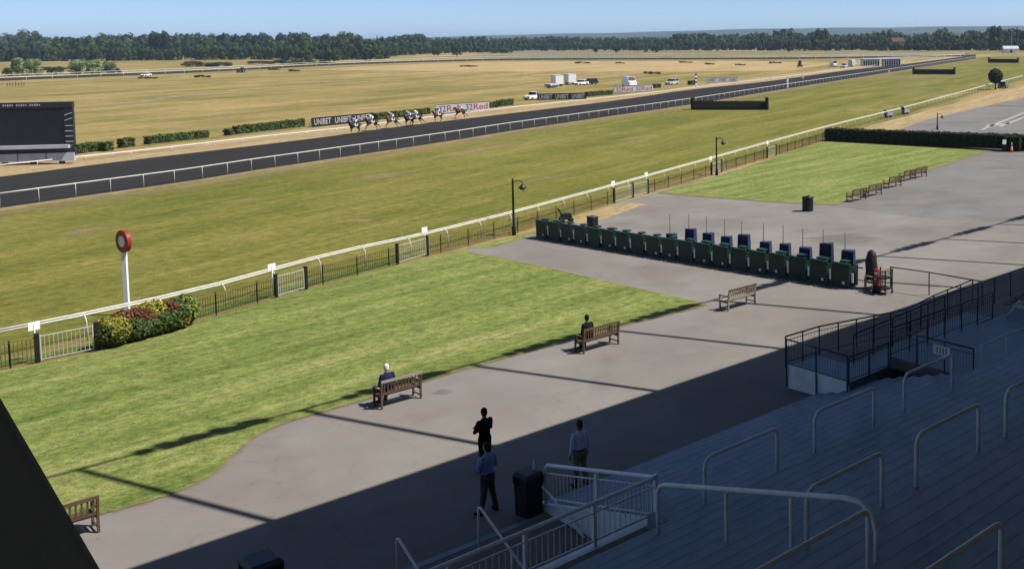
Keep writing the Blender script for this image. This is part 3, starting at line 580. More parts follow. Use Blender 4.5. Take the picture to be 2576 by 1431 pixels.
# long rail that climbs the terrace
lr = thing('stepped_rail', 'long grey tubular rail on four posts climbing the blue terrace', 'barrier', TS(12.75, 14.8, TERR(14.8)), ROTS)
P_ = lambda s, h: (-0.085 * (14.8 - s), s - 14.8, TERR(s) - TERR(14.8) + h)
mb = MB(); mb.tube([P_(14.8, -0.05), P_(14.8, 0.96), P_(14.72, 1.07), P_(14.55, 1.11), P_(9.75, 1.11), P_(9.4, 1.06), P_(9.17, 0.88), P_(9.08, 0.62), P_(9.08, -0.05)], 0.045, 10); obj('rail', mb, 'tube', lr, True)
for s in (12.68, 10.97):
    mb = MB(); mb.tube([P_(s, -0.05), P_(s, 1.05)], 0.038, 10); obj('post', mb, 'tube', lr, True)
for s in (14.8, 12.68, 10.97, 9.08):
    mb = MB(); mb.lathe([(0.075, 0.0), (0.075, 0.02), (0.05, 0.03)], 12, P_(s, 0.002)); obj('foot_plate', mb, 'darkrail', lr)

# ------------------------------------------------------------------ access ramp and viewing platform
ramp = thing('access_ramp', 'dark concrete access ramp with white painted landing wall', 'ramp', TS(24.7, 20.5, 1.3), ROTS)
Q_ = lambda t, s, z: (t - 24.7, s - 20.5, z - 1.3)
def lane(nm, t0, t1, s0, s1, z0, z1, m):
    mb = MB(); mb.hexa([Q_(t0, s0, 1.1), Q_(t1, s0, 1.1), Q_(t1, s1, 1.1), Q_(t0, s1, 1.1), Q_(t0, s0, z0), Q_(t1, s0, z1), Q_(t1, s1, z1), Q_(t0, s1, z0)]); obj(nm, mb, m, ramp)
lane('landing', 24.8, 26.4, 19.45, 21.9, 2.0, 2.0, 'deckblue')
lane('lower_lane', 26.4, 33.5, 20.55, 21.9, 2.0, 1.3, 'asphalt_old')
lane('upper_lane', 26.4, 33.5, 19.45, 20.55, 2.0, 2.3, 'deckblue')
mb = MB(); mb.box(Q_(24.75, 20.68, 1.56), (0.1, 2.56, 0.9)); obj('landing_wall', mb, 'whitewall', ramp)
plat = thing('viewing_platform', 'raised blue decked platform on a dark void beside the ramp', 'platform', TS(26.9, 17.8, 2.1), ROTS)
mb = MB(); mb.box((20.2, 0.0, 0.1), (40.4, 3.1, 0.2)); obj('deck', mb, 'deckblue', plat)
mb = MB(); mb.bar((0.0, -1.58, 0.07), (0.0, 1.58, 0.07), 0.16, 0.27); obj('edge_beam', mb, 'wood_pale', plat)
for y in (0.1, 1.4):
    mb = MB(); mb.box((0.45, y, -0.4), (0.13, 0.13, 0.8)); obj('leg', mb, 'wood_pale', plat)
mb = MB(); mb.bar((0.45, 0.1, -0.24), (0.45, 1.4, -0.24), 0.06, 0.09); obj('cross_brace', mb, 'whitewall', plat)
def railing(name, pts, h, lab, m='darkrail', spacing=1.15, barstep=0.11, lower=0.12, posts=None, group=None, bars=True):
    """railing through world points (base line); posts, top rail, bottom rail and thin bars"""
    r = thing(name, lab, 'railing', pts[0], 0, group); P = [p - pts[0] for p in pts]; up = Vector((0, 0, h))
    mb = MB(); mb.tube([p + up for p in P], 0.028, 8); obj('top_rail', mb, m, r, True)
    if bars:
        mb = MB(); mb.tube([p + Vector((0, 0, lower)) for p in P], 0.014, 6); mb.tube([p + up * 0.86 for p in P], 0.012, 6); obj('bars_rail', mb, m, r, True)
    bb = MB(); nb = 0
    for a, b in zip(P, P[1:]):
        L = (b - a).length; n = max(1, round(L / spacing))
        for i in range(n + 1):
            if i == 0 and a is not P[0]: continue
            q = a.lerp(b, i / n); mb = MB(); mb.box((q.x, q.y, q.z + h / 2 - 0.03), (0.045, 0.045, h + 0.06)); obj('post', mb, m, r)
        if bars:
            for i in range(1, int(L / barstep)):
                q = a.lerp(b, i * barstep / L); bb.bar(q + Vector((0, 0, lower)), q + up * 0.86, 0.009, 0.009); nb += 1
    if nb: obj('bars', bb, m, r, kind='stuff')
    return r
railing('railing', [TS(24.65, 21.98, 2.0), TS(26.4, 21.98, 1.97), TS(31.6, 21.98, 1.52), TS(34.4, 22.6, 1.42), TS(38.0, 23.0, 1.35)], 1.0, 'dark bronze railing along the outer edge of the ramp', 'brownrail', barstep=0.15)
railing('railing', [TS(24.66, 21.95, 1.35), TS(24.66, 19.4, 1.35)], 1.56, 'short dark blue railing across the white landing wall', lower=0.75)
railing('railing', [TS(26.4, 20.5, 2.0), TS(33.0, 20.5, 2.3), TS(38, 20.5, 2.3)], 0.98, 'dark middle railing between the two lanes of the ramp', barstep=0.15)
railing('railing', [TS(24.75, 19.4, 1.98), TS(26.85, 19.4, 1.98)], 0.86, 'short dark railing on the stand side of the ramp landing')
railing('railing', [TS(27.0, 19.42, 2.3), TS(33.5, 19.42, 2.3)], 0.98, 'dark railing along the track side of the blue platform', barstep=0.15)
pr = railing('railing', [TS(26.92, 19.36, 2.1), TS(26.92, 16.25, 2.1)], 1.2, 'dark railing across the left end of the blue platform', lower=0.25)
bk = railing('railing', [TS(27.3, 16.2, 2.3), TS(46, 16.2, 2.3)], 1.02, 'pale grey two-bar railing behind the blue platform', 'tube', 1.6, bars=False)
mb = MB(); mb.tube([TS(0, 0, 0.25), TS(18.7, 0, 0.25)], 0.025, 8); obj('lower_rail', mb, 'tube', bk, True)
sg = thing('notice', 'small white notice fixed to the end railing of the platform', 'notice', TS(26.9, 17.35, 2.9), ROTS)
mb = MB(); mb.box((-0.05, 0, 0.12), (0.012, 0.62, 0.30)); obj('plate', mb, 'paper', sg)
mb = MB()
for k in range(4): mb.box((-0.0585, -0.17 + 0.11 * k, 0.12), (0.003, 0.035, 0.20))
obj('print', mb, 'addark', sg)
# picnic table on the platform
def picnic(t, s, z, rz, lab):
    p = thing('picnic_table', lab, 'table', TS(t, s, z), rz)
    mb = MB()
    for k in range(4): mb.box((0, -0.3 + 0.2 * k, 0.74), (1.6, 0.17, 0.035))
    obj('table_top', mb, 'wood_pale', p)
    for y in (-0.7, 0.7):
        mb = MB(); mb.box((0, y, 0.45), (1.6, 0.26, 0.035)); obj('seat', mb, 'wood_pale', p)
    for x in (-0.6, 0.6):
        mb = MB(); mb.bar((x, -0.7, 0.0), (x, -0.18, 0.72), 0.05, 0.08); mb.bar((x, 0.7, 0.0), (x, 0.18, 0.72), 0.05, 0.08); mb.bar((x, -0.72, 0.41), (x, 0.72, 0.41), 0.05, 0.07); obj('leg_frame', mb, 'whitewall', p)
picnic(34.9, 18.6, 2.3, ROTS + 0.2, 'pale timber picnic table on the blue platform at right edge')
# low hand rail over the asphalt beside the ramp
railing('barrier_rail', [at(2240, 727), at(2337, 742), at(2470, 768)], 1.05, 'thin dark barrier rail crossing the sunlit asphalt to the ramp', 'brownrail', 2.6, bars=False)

# ------------------------------------------------------------------ the stand itself (its roof throws the big shadow)
stand = thing('grandstand', 'grandstand roof and rear wall overhead, seen only by its shadow', 'grandstand', TS(0, -6, 0), ROTS)
RH = 14.0                                         # roof edge above the apron
ofs_t, ofs_s = (Vector((SX, SY, 0)).dot(T), Vector((SX, SY, 0)).dot(N))
re_s = 24.9 - ofs_s * (RH + 0.2); zr = 1.3 + RH
mb = MB(); mb.prism([(-70, re_s + 6, zr), (-70, re_s + 6, zr + 0.5), (-70, -8, zr + 3.0), (-70, -8, zr + 2.5)], (300, 0, 0)); obj('roof', mb, 'soffit', stand)
mb = MB(); mb.box((80, -8.3, 9), (300, 0.5, 23)); obj('rear_wall', mb, 'soffit', stand)
dh = -2.5 / ofs_t; tip_s = 33.0 - ofs_s * (RH + dh + 0.75)
for k in range(-6, 18):
    ts_ = 6.40 + 6.32 * k; t_tip = ts_ - ofs_t * (RH + dh + 0.75)
    mb = MB(); mb.bar((t_tip, re_s + 6, zr + 0.2), (t_tip, tip_s + 6, zr + dh), 0.17, 0.17); obj('strut', mb, 'roof', stand)
    mb = MB(); mb.bar((t_tip, tip_s + 6, zr + dh), (t_tip + 6.32, tip_s + 6, zr + dh), 0.11, 0.11); obj('front_tube', mb, 'roof', stand)
    for j, (f, ww, hh) in enumerate(((0.25, 0.5, 0.4), (0.36, 0.65, 0.7), (0.48, 0.8, 0.6), (0.61, 0.8, 0.85), (0.74, 0.9, 0.6))):
        mb = MB(); mb.box((t_tip + 6.32 * f, tip_s + 6 + 0.15, zr + dh - 0.1), (ww, 0.45, hh), 0.0, taper=0.45 + 0.1 * (j % 3)); obj('floodlight', mb, 'roof', stand)
# dark raked wing wall near the camera, lower left
def ons(u, v, s):
    d = ray(u, v); k = s / Vector((d.x, d.y, 0)).dot(N); return Vector((d.x * k, d.y * k, CAMZ + d.z * k))
fa, fb = ons(0, 1013, 6.0), ons(246, 1434, 6.0); dv = (fb - fa)
p1 = fa - dv * 0.9; p2 = fb + dv * 1.2
wing = thing('wing_wall', 'black raked wing wall of the stand at the lower left corner', 'wall', Vector((p2.x, p2.y, p2.z)), 0)
mb = MB(); lo = -T * 3.2
mb.prism([p1 - p2, Vector((0, 0, 0)), lo + Vector((0, 0, -0.6)), lo + (p1 - p2)], N * 0.30); obj('panel', mb, 'wingwall', wing)
mb = MB(); mb.bar(p1 - p2 + N * 0.15, N * 0.15, 0.34, 0.02); obj('capping', mb, 'wingwall', wing)

# ------------------------------------------------------------------ rails and fences
def resample(pts, step):
    out = [pts[0]]; acc = 0.0
    for a, b in zip(pts, pts[1:]):
        L = (b - a).length; d = step - acc
        while d < L: out.append(a.lerp(b, d / L)); d += step
        acc = L - (d - step)
    return out
def onground(p, h=0): return Vector((p.x, p.y, gnd(p.x, p.y) + h))
def running_rail(name, pts, step, h, lab, m, lean=0.35, r=0.065, nmax=60, pr_=0.03, fine=2.0):
    """white course rail: a long tube on swan-neck posts that lean over towards the course (left of the run)"""
    base = pts[0].copy(); base.z = gnd(base.x, base.y)
    o = thing(name, lab, 'rail', base)
    P = resample(pts, step); rest = MB(); nrest = 0
    side = []
    for i, p in enumerate(P):
        d = (P[min(i + 1, len(P) - 1)] - P[max(i - 1, 0)]); d.z = 0; d.normalize(); side.append(Vector((-d.y, d.x, 0)))
    for k_ in ((0.0, 1.0) if lean > 0.2 else (0.5,)):
        mb = MB(); mb.tube([onground(p, h - 0.06 * (1 - k_) if lean > 0.2 else h) + s * (lean - 0.17 * (1 - k_) if lean > 0.2 else lean) - base for p, s in zip(P, side)], r, 8); obj('rail', mb, m, o, True)
    for i, (p, s) in enumerate(zip(P, side)):
        g = onground(p) - base; z = Vector((0, 0, 1))
        path = [g - z * 0.02, g + z * (h * 0.72), g + z * (h * 0.88) + s * lean * 0.18, g + z * (h * 0.97) + s * lean * 0.5, g + z * h + s * lean * 0.9]
        if i < nmax:
            mb = MB(); mb.tube(path, pr_, 6); obj('post', mb, m, o, True)
        else: rest.tube(path, pr_ * 1.15, 4); nrest += 1
    if nrest: obj('far_posts', rest, m, o, kind='stuff')
    return o
inner = resample(rl, 0.5)
k0 = min(range(len(rl)), key=lambda i: (rl[i] - at(-120, 935)).length)
inner_pts = [p for p in rl[k0:] if p.y < 480]
running_rail('running_rail', inner_pts, 3.2, 1.12, 'white running rail on curved posts beside the parade fence', 'rail_cream', 0.45, 0.042, 60, 0.026)
running_rail('running_rail', [p for p in ne if p.y > 60 and p.y < 640], 2.95, 1.15, 'white running rail along the near edge of the dark sand track', 'rail_cream', 0.05, 0.05, 110, 0.034)
fr = G([(-40, 432), (0, 428), (192, 407), (360, 389), (644, 355), (884, 329), (1095, 301), (1288, 277), (1468, 258), (1640, 239), (1775, 222), (1932, 203), (2127, 177), (2280, 158)])
running_rail('running_rail', fr, 5.0, 0.52, 'low white running rail on the infield side of the sand track', 'white', 0.05, 0.05, 40, 0.03)
running_rail('running_rail', [p + Vector((0, -2.0, 0)) for p in bn[::-1]], 9.0, 1.15, 'white rail on the near side of the far back straight', 'white', 0.05, 0.07, 60, 0.06)
running_rail('running_rail', [p + Vector((0, 2.0, 0)) for p in bf[::-1]], 9.0, 1.15, 'white rail on the far side of the far back straight', 'white', 0.05, 0.07, 60, 0.06)
running_rail('running_rail', G([(2200, 152), (2300, 148.5), (2420, 143), (2400, 139), (2250, 137), (1900, 139), (1500, 140.5), (1250, 142), (1000, 147.5)]), 9.0, 1.1, 'white rail curving round the far turn below the trees', 'white', 0.05, 0.07, 60, 0.06)

fpts = G([(-60, 946), (0, 932), (95, 913), (245, 882), (480, 812), (695, 749), (770, 728), (1000, 665), (1075, 643), (1293, 588), (1420, 549), (1545, 511), (1592, 497), (1630, 487), (1790, 441), (1815, 433), (1930, 398), (1952, 391), (2075, 354)])
GATES = [(2, 3, 'white barred gate between black posts left of the flowering shrubs'), (5, 6, 'white barred gate near the middle of the parade fence'), (7, 8, 'white barred gate nearest the end of the green betting boxes'), (11, 12, 'white barred gate, left half of the double gateway onto the asphalt'), (12, 13, 'white barred gate, right half of the double gateway onto the asphalt'), (14, 15, 'white barred gate beside the middle lamp post'), (16, 17, 'narrow white gate nearest the big dark hedge')]
def gate(a, b, lab):
    g = thing('gate', lab, 'gate', onground(a), heading(a, b), 'white gates in the parade fence'); L = (b - a).length; dz = gnd(b.x, b.y) - gnd(a.x, a.y)
    for x in (0, L):
        mb = MB(); mb.box((x, 0, 0.6 + dz * x / L), (0.15, 0.15, 1.2)); obj('post', mb, 'black', g)
    z = lambda x: dz * x / L
    mb = MB()
    for h, w_ in ((0.12, 0.05), (1.06, 0.06)): mb.bar((0.12, 0, h + z(0.1)), (L - 0.12, 0, h + z(L - 0.1)), 0.03, w_ * 0.6)
    for x in (0.13, L - 0.13): mb.bar((x, 0, 0.08 + z(x)), (x, 0, 1.12 + z(x)), 0.04, 0.04)
    obj('frame', mb, 'gate', g)
    n = max(3, int(L / 0.17))
    for i in range(1, n):
        x = 0.12 + (L - 0.24) * i / n; mb = MB(); mb.bar((x, 0, 0.12 + z(x)), (x, 0, 1.05 + z(x)), 0.016, 0.016); obj('bar', mb, 'gate', g)
softstrip('unmown_grass_strip', fpts[:9], (0.25, 0.6, 1.2, 1.7), (0.05, 0.8, 0.8, 0.0), 'lush_soft', 0.012, 0.8)
for a, b, lab in GATES: gate(fpts[a], fpts[b], lab)
def parade_fence(pts, lab):
    f = thing('parade_fence', lab, 'fence', onground(pts[0]), 0, 'runs of dark railings along the parade rail'); o0 = onground(pts[0])
    P = resample(pts, 0.14); bars = MB(); tops = []
    for i, p in enumerate(P):
        g = onground(p) - o0; tops.append(g); bars.bar(g + Vector((0, 0, 0.08)), g + Vector((0, 0, 1.0)), 0.02, 0.02)
        if i % 17 == 8:
            mb = MB(); mb.box((g.x, g.y, g.z + 0.54), (0.055, 0.055, 1.1)); obj('post', mb, 'black', f)
    obj('bars', bars, 'picket', f, kind='stuff')
    q = tops[::8] + [tops[-1]]
    mb = MB()
    for a, b in zip(q, q[1:]): mb.bar(a + Vector((0, 0, 1.02)), b + Vector((0, 0, 1.02)), 0.045, 0.045)
    obj('top_rail', mb, 'gold', f)
    mb = MB()
    for a, b in zip(q, q[1:]): mb.bar(a + Vector((0, 0, 0.09)), b + Vector((0, 0, 0.09)), 0.035, 0.035)
    obj('bottom_rail', mb, 'gold', f)
for a, b, lab in ((0, 2, 'dark railings with gold top rail at the left picture edge'), (3, 5, 'dark gold-topped railings running right from the flowering shrubs'), (6, 7, 'dark gold-topped railings between the two single gates beside the lawn'), (8, 11, 'dark gold-topped railings behind the nearest lamp post'), (13, 14, 'dark railings beside the far lawn, before the middle lamp post'), (15, 16, 'dark railings between the middle lamp post and narrow gate'), (17, 18, 'short dark railings ending at the big dark hedge')):
    parade_fence(fpts[a:b + 1], lab)
# white number plates on stalks at the gateways
for (u, v, vt, lab) in ((93, 905, 810, 'small white plate on a stalk left of the flowering shrubs'), (689, 742, 664, 'small white plate on a stalk at the middle gate of the fence'), (1072, 638, 572, 'small white plate on a stalk above the gate by the betting boxes'), (1545, 507, 456, 'white plate on a stalk at left post of the double gateway'), (1628, 484, 434, 'white plate on a stalk at right post of the double gateway'), (1790, 438, 394, 'white plate on a stalk just left of the middle lamp post'), (1932, 395, 355, 'white plate on a stalk at the narrow gate by the hedge')):
    p = at(u, v); h = ztop(p, vt) - p.z; sgn = thing('marker_plate', lab, 'sign', p, ROTS + 0.2, 'white plates on the gateway posts')
    mb = MB(); mb.tube([(0, 0.06, 0), (0, 0.06, h - 0.05)], 0.022, 6); obj('stalk', mb, 'white', sgn, True)
    mb = MB(); mb.box((0, 0.09, h - 0.17), (0.42, 0.03, 0.34)); obj('plate', mb, 'postwhite', sgn)

# lamp posts
def lamp(u, v, vt, lab, side=1):
    p = at(u, v); h = ztop(p, vt) - p.z; l = thing('lamp_post', lab, 'lamp post', p, 0, 'hooked lamp posts along the fence')
    mb = MB(); mb.lathe([(0.14, 0), (0.14, 0.5), (0.085, 0.62), (0.075, h * 0.55), (0.06, h - 0.1), (0.075, h - 0.05), (0.02, h)], 12); obj('column', mb, 'lampgreen', l, True)
    mb = MB(); a = h - 0.28; mb.tube([(0, 0, a), (0.2, 0, a + 0.14), (0.45, 0, a + 0.14), (0.62, 0, a + 0.02), (0.64, 0, a - 0.12)], 0.028, 8); obj('arm', mb, 'lampgreen', l, True)
    mb = MB(); mb.lathe([(0.05, 0.22), (0.10, 0.16), (0.26, 0.02), (0.27, -0.04), (0.2, -0.05)][::-1], 14, (0.64, 0, a - 0.33)); obj('lamp_shade', mb, 'lampgreen', l, True)
    mb = MB(); mb.ell((0.64, 0, a - 0.40), (0.17, 0.17, 0.11), 12, 6); obj('globe', mb, 'glass', l, True)
lamp(1293, 591, 449, 'dark hooked lamp post nearest the camera, left of the betting boxes')
lamp(1803, 441, 344, 'dark hooked lamp post in the middle distance beside far lawn')
lamp(2358, 327, 284, 'small dark hooked lamp post standing behind the big hedge')

# winning post
p = at(321, 792); fp = thing('winning_post', 'white pole topped by a red disc with white centre', 'post', p, 0)
zt = ztop(p, 579) - p.z; rr = 28.5 / FPX * p.y; zc = zt - rr
mb = MB(); mb.box((0, 0, (zc - rr * 0.97) / 2), (0.20, 0.14, zc - rr * 0.97)); obj('pole', mb, 'postwhite', fp)
dsk = MB(); n = 40; tilt = R(-31)
def disc(mb, r0, d, y, mi=0):
    ca, sa = math.cos(tilt), math.sin(tilt); vs = []
    for yy in (y, y + d):
        for j in range(n):
            a = 2 * math.pi * j / n; x, z = r0 * math.cos(a), r0 * math.sin(a); vs.append((x * ca - yy * sa, x * sa + yy * ca, zc + z))
    mb.add(vs, [tuple(range(n)), tuple(range(n, 2 * n))[::-1]] + [(j, n + j, n + (j + 1) % n, (j + 1) % n) for j in range(n)], mi)
mb = MB(); disc(mb, rr, 0.18, -0.09); obj('disc', mb, 'red', fp)
mb = MB(); disc(mb, rr * 0.50, 0.20, -0.10); obj('centre', mb, 'postwhite', fp)

# ------------------------------------------------------------------ leaves, hedges and shrubs
def leafcard(mb, p, nrm, size, r, jit=0.75):
    nrm = (nrm + Vector((r.uniform(-1, 1), r.uniform(-1, 1), r.uniform(-1, 1))) * jit).normalized()
    x = nrm.cross(Vector((r.uniform(-1, 1), r.uniform(-1, 1), r.uniform(-1, 1)))).normalized() * size; y = nrm.cross(x).normalized() * size * r.uniform(0.45, 0.7)
    mb.add([p - x, p - y * 0.9 + x * 0.1, p + x, p + y * 0.9 + x * 0.1], [(0, 1, 2, 3)])
def hedge(name, a, b, h, wd, lab, m='hedge', leaf=0.10, dens=70, group=None, both=True):
    a = onground(a); b = onground(b); L = (Vector((b.x, b.y, 0)) - Vector((a.x, a.y, 0))).length
    o = thing(name, lab, 'hedge', a, heading(a, b), group); r = random.Random(int(L * 100)); dz = b.z - a.z
    c = MB(); c.hexa([(0.05, -wd / 2 + 0.06, -0.05), (L - 0.05, -wd / 2 + 0.06, dz - 0.05), (L - 0.05, wd / 2 - 0.06, dz - 0.05), (0.05, wd / 2 - 0.06, -0.05), (0.08, -wd / 2 + 0.09, h - 0.07), (L - 0.08, -wd / 2 + 0.09, dz + h - 0.07), (L - 0.08, wd / 2 - 0.09, dz + h - 0.07), (0.08, wd / 2 - 0.09, h - 0.07)]); obj('branches', c, 'core', o)
    mb = MB()
    faces = [(L * h, 0), (L * h, 1), (L * wd * 1.4, 2), (wd * h, 3), (wd * h, 4)]
    for ar, k in faces:
        for _ in range(int(ar * dens)):
            x = r.uniform(0, L); y = r.uniform(-wd / 2, wd / 2); z = h * r.random() ** 0.85
            if k == 0: p, q = Vector((x, -wd / 2, z)), Vector((0, -1, 0.3))
            elif k == 1: p, q = Vector((x, wd / 2, z)), Vector((0, 1, 0.3))
            elif k == 2: p, q = Vector((x, y, h)), Vector((0, 0, 1))
            elif k == 3: p, q = Vector((0, y, z)), Vector((-1, 0, 0.3))
            else: p, q = Vector((L, y, z)), Vector((1, 0, 0.3))
            p += q * (0.05 * math.sin(p.x * 2.3 + p.z * 3) + 0.04 * math.sin(p.x * 7.1) - r.uniform(0, 0.08)); p.z += dz * p.x / max(L, 0.01)
            leafcard(mb, p, q, leaf * r.uniform(0.7, 1.3), r)
    obj('foliage', mb, m, o); return o
def hpx(u0, v0, u1, v1, vt, lab, wd=1.0, **k):
    a, b = at(u0, v0), at(u1, v1); return hedge('hedge', a, b, ztop(a, vt) - a.z, wd, lab, **k)
HG = 'clipped hedges along the infield rail'
D = dict(leaf=0.16, dens=34, group=HG)
hpx(188, 387, 254, 379, 364, 'clipped hedge nearest the big screen', **D)
hpx(257, 381, 279, 378, 359, 'short stub of clipped hedge right of the one by the screen', **D)
hpx(303, 372, 332, 368, 350, 'small square clipped bush between two longer hedges near the screen', **D)
hpx(368, 363, 521, 346, 344, 'long clipped hedge, second one right of the big screen', **D)
hpx(570, 341, 583, 339, 325, 'tiny round clipped bush between two long infield hedges', **D)
hpx(590, 338, 762, 318, 318, 'long clipped hedge just left of the black lettered board', **D)
hpx(943, 302, 1078, 287, 286, 'long clipped hedge behind the racing horses', **D)
hpx(1229, 272, 1250, 270, 258, 'short clipped hedge at the right end of the white and red board', **D)
hpx(1253, 268, 1287, 264, 253, 'clipped hedge stub right of the white and red board', **D)
hpx(1475, 243, 1538, 238, 232, 'clipped hedge between the far black board and white van', **D)
hpx(1645, 222, 1660, 221, 212, 'small dark clipped bush at the end of the far red lettered board', **D)
hpx(1733, 214, 1748, 213, 204, 'small dark clipped bush left of the striped marker', **D)
# the tall dark hedge across the apron
a, b = at(2080, 354), at(2576, 379); b = a + (b - a) * 1.35
hedge('hedge', a, b, ztop(a, 323) - a.z, 1.5, 'long tall dark clipped hedge across the apron at right', 'hedgedark', leaf=0.13, dens=46)
hedge('hedge', a + (b - a) * 0.66 + Vector((0, -1.2, 0)), a + (b - a) * 0.72 + Vector((0, -1.2, 0)), ztop(a, 323) - a.z + 0.12, 1.2, 'dark clipped hedge buttress behind the red and white cone', 'hedgedark', leaf=0.13, dens=46)
# flowering shrubs round the winning post
def shrub(t, s, rx, ry, h, m, lab, leaf=0.07, n=1500):
    p = TS(t, s); o = thing('shrub', lab, 'shrub', p, ROTS, 'mixed shrubs by the winning post'); r = random.Random(int(t * 91 + s * 7)); mb = MB(); bl = [(0, 0, h * 0.55, rx, ry, h * 0.5)]
    for _ in range(7):
        a = r.uniform(0, 6.28); bl.append((rx * 0.55 * math.cos(a), ry * 0.55 * math.sin(a), h * r.uniform(0.45, 0.8), rx * 0.5, ry * 0.55, h * 0.26))
    for _ in range(n):
        b = r.choice(bl) if r.random() < 0.75 else bl[0]; d = Vector((r.gauss(0, 1), r.gauss(0, 1), r.gauss(0.25, 1))).normalized(); k = r.uniform(0.82, 1.06)
        q = Vector((b[0] + d.x * b[3] * k, b[1] + d.y * b[4] * k, max(0.04, b[2] + d.z * b[5] * k))); leafcard(mb, q, d, leaf * r.uniform(0.6, 1.4), r)
    obj('foliage', mb, m, o); c = MB(); c.ell((0, 0, h * 0.45), (rx * 0.82, ry * 0.82, h * 0.45), 12, 8); obj('branches', c, 'core', o, True)
    c = MB()
    for _ in range(4):
        a = r.uniform(0, 6.28); c.tube([(0.1 * math.cos(a), 0.1 * math.sin(a), -0.02), (rx * 0.4 * math.cos(a), ry * 0.4 * math.sin(a), h * 0.5)], [0.03, 0.015], 5)
    obj('stem', c, 'bark', o)
bt0, bs0 = ts(at(252, 884)); bt1, bs1 = ts(at(478, 822))
def BS(f, off): return bt0 + (bt1 - bt0) * f, bs0 + (bs1 - bs0) * f + off
for f, off, rx, ry, h, m, lab in (
    (0.13, -0.02, 0.55, 0.52, 1.42, 'sgrn', 'deep green shrub at the left end of the shrub bed'),
    (0.17, -0.12, 0.52, 0.45, 1.55, 'syel', 'golden yellow shrub near the left end of the shrub bed'),
    (0.30, 0.35, 0.60, 0.50, 1.62, 'shred', 'red-leaved shrub in front of the winning post, left'),
    (0.36, -0.05, 0.62, 0.50, 1.18, 'sgrn', 'low dark green shrub along the front of the shrub bed'),
    (0.50, 0.40, 0.62, 0.52, 1.62, 'shred', 'red-leaved shrub in the middle of the shrub bed'),
    (0.52, 0.10, 0.42, 0.40, 1.55, 'shred', 'small red-tipped shrub behind the golden one in the middle'),
    (0.56, -0.05, 0.70, 0.50, 1.15, 'sgrn', 'dark green shrub in the front middle of the shrub bed'),
    (0.60, 0.20, 0.60, 0.45, 1.78, 'syel', 'golden yellow shrub crowning the middle of the shrub bed'),
    (0.72, -0.10, 0.68, 0.50, 1.22, 'sgrn', 'dark green shrub in the front right of the shrub bed'),
    (0.78, 0.25, 0.52, 0.50, 1.62, 'shred', 'red-leaved shrub at the right of the shrub bed'),
    (0.88, 0.10, 0.55, 0.52, 1.50, 'sgrn', 'green shrub at the right end of the shrub bed'),
    (0.97, 0.25, 0.55, 0.50, 1.70, 'slime', 'lime green feathery shrub at the far right of the shrub bed'),
    (0.90, -0.18, 0.32, 0.30, 1.15, 'syel', 'small golden shrub low at the right front of the bed')):
    t_, s_ = BS(f, off * 0.9 + 0.12); shrub(t_, s_, rx * 1.12, ry * 1.05, h * 0.80, m, lab, n=2600)

# ------------------------------------------------------------------ steeplechase fences
def jump(u0, v0, u1, v1, vt, lab, wing=True):
    a, b = at(u0, v0), at(u1, v1); h = ztop(a, vt) - a.z; L = (b - a).length; o = thing('steeplechase_fence', lab, 'jump', a, heading(a, b), 'birch fences on the turf course')
    d = max(1.3, L * 0.06); r = random.Random(3); mb = MB(); mb.prism([(0, 0, 0), (0, d, 0), (0, d * 0.75, h * 0.78), (0, d * 0.3, h * 0.82)], (L, 0, 0)); obj('birch', mb, 'birch', o)
    mb = MB()
    for _ in range(500): 
        x = r.uniform(0, L); y = r.uniform(d * 0.3, d * 0.75); mb.bar((x, y, h * 0.7), (x + r.uniform(-0.1, 0.1), y + r.uniform(-0.1, 0.1), h * r.uniform(0.8, 0.92)), 0.05, 0.05)
    obj('brush', mb, 'birch', o, kind='stuff')
    mb = MB(); mb.bar((0, -0.05, 0.25), (L, -0.05, 0.25), 0.1, 0.45); obj('guard_rail', mb, 'black', o)
    if wing:
        for x in (-0.25, L + 0.25):
            mb = MB(); mb.box((x, d / 2, h * 0.6), (0.5, d * 1.1, h * 1.25)); obj('wing', mb, 'black', o)
jump(1745, 277, 1925, 277, 252, 'nearest black birch steeplechase fence on the turf course')
jump(2299, 187.5, 2398, 188, 173, 'middle black birch steeplechase fence further up the turf')
jump(2488, 158.5, 2558, 159, 147.5, 'farthest black birch steeplechase fence near the trees')

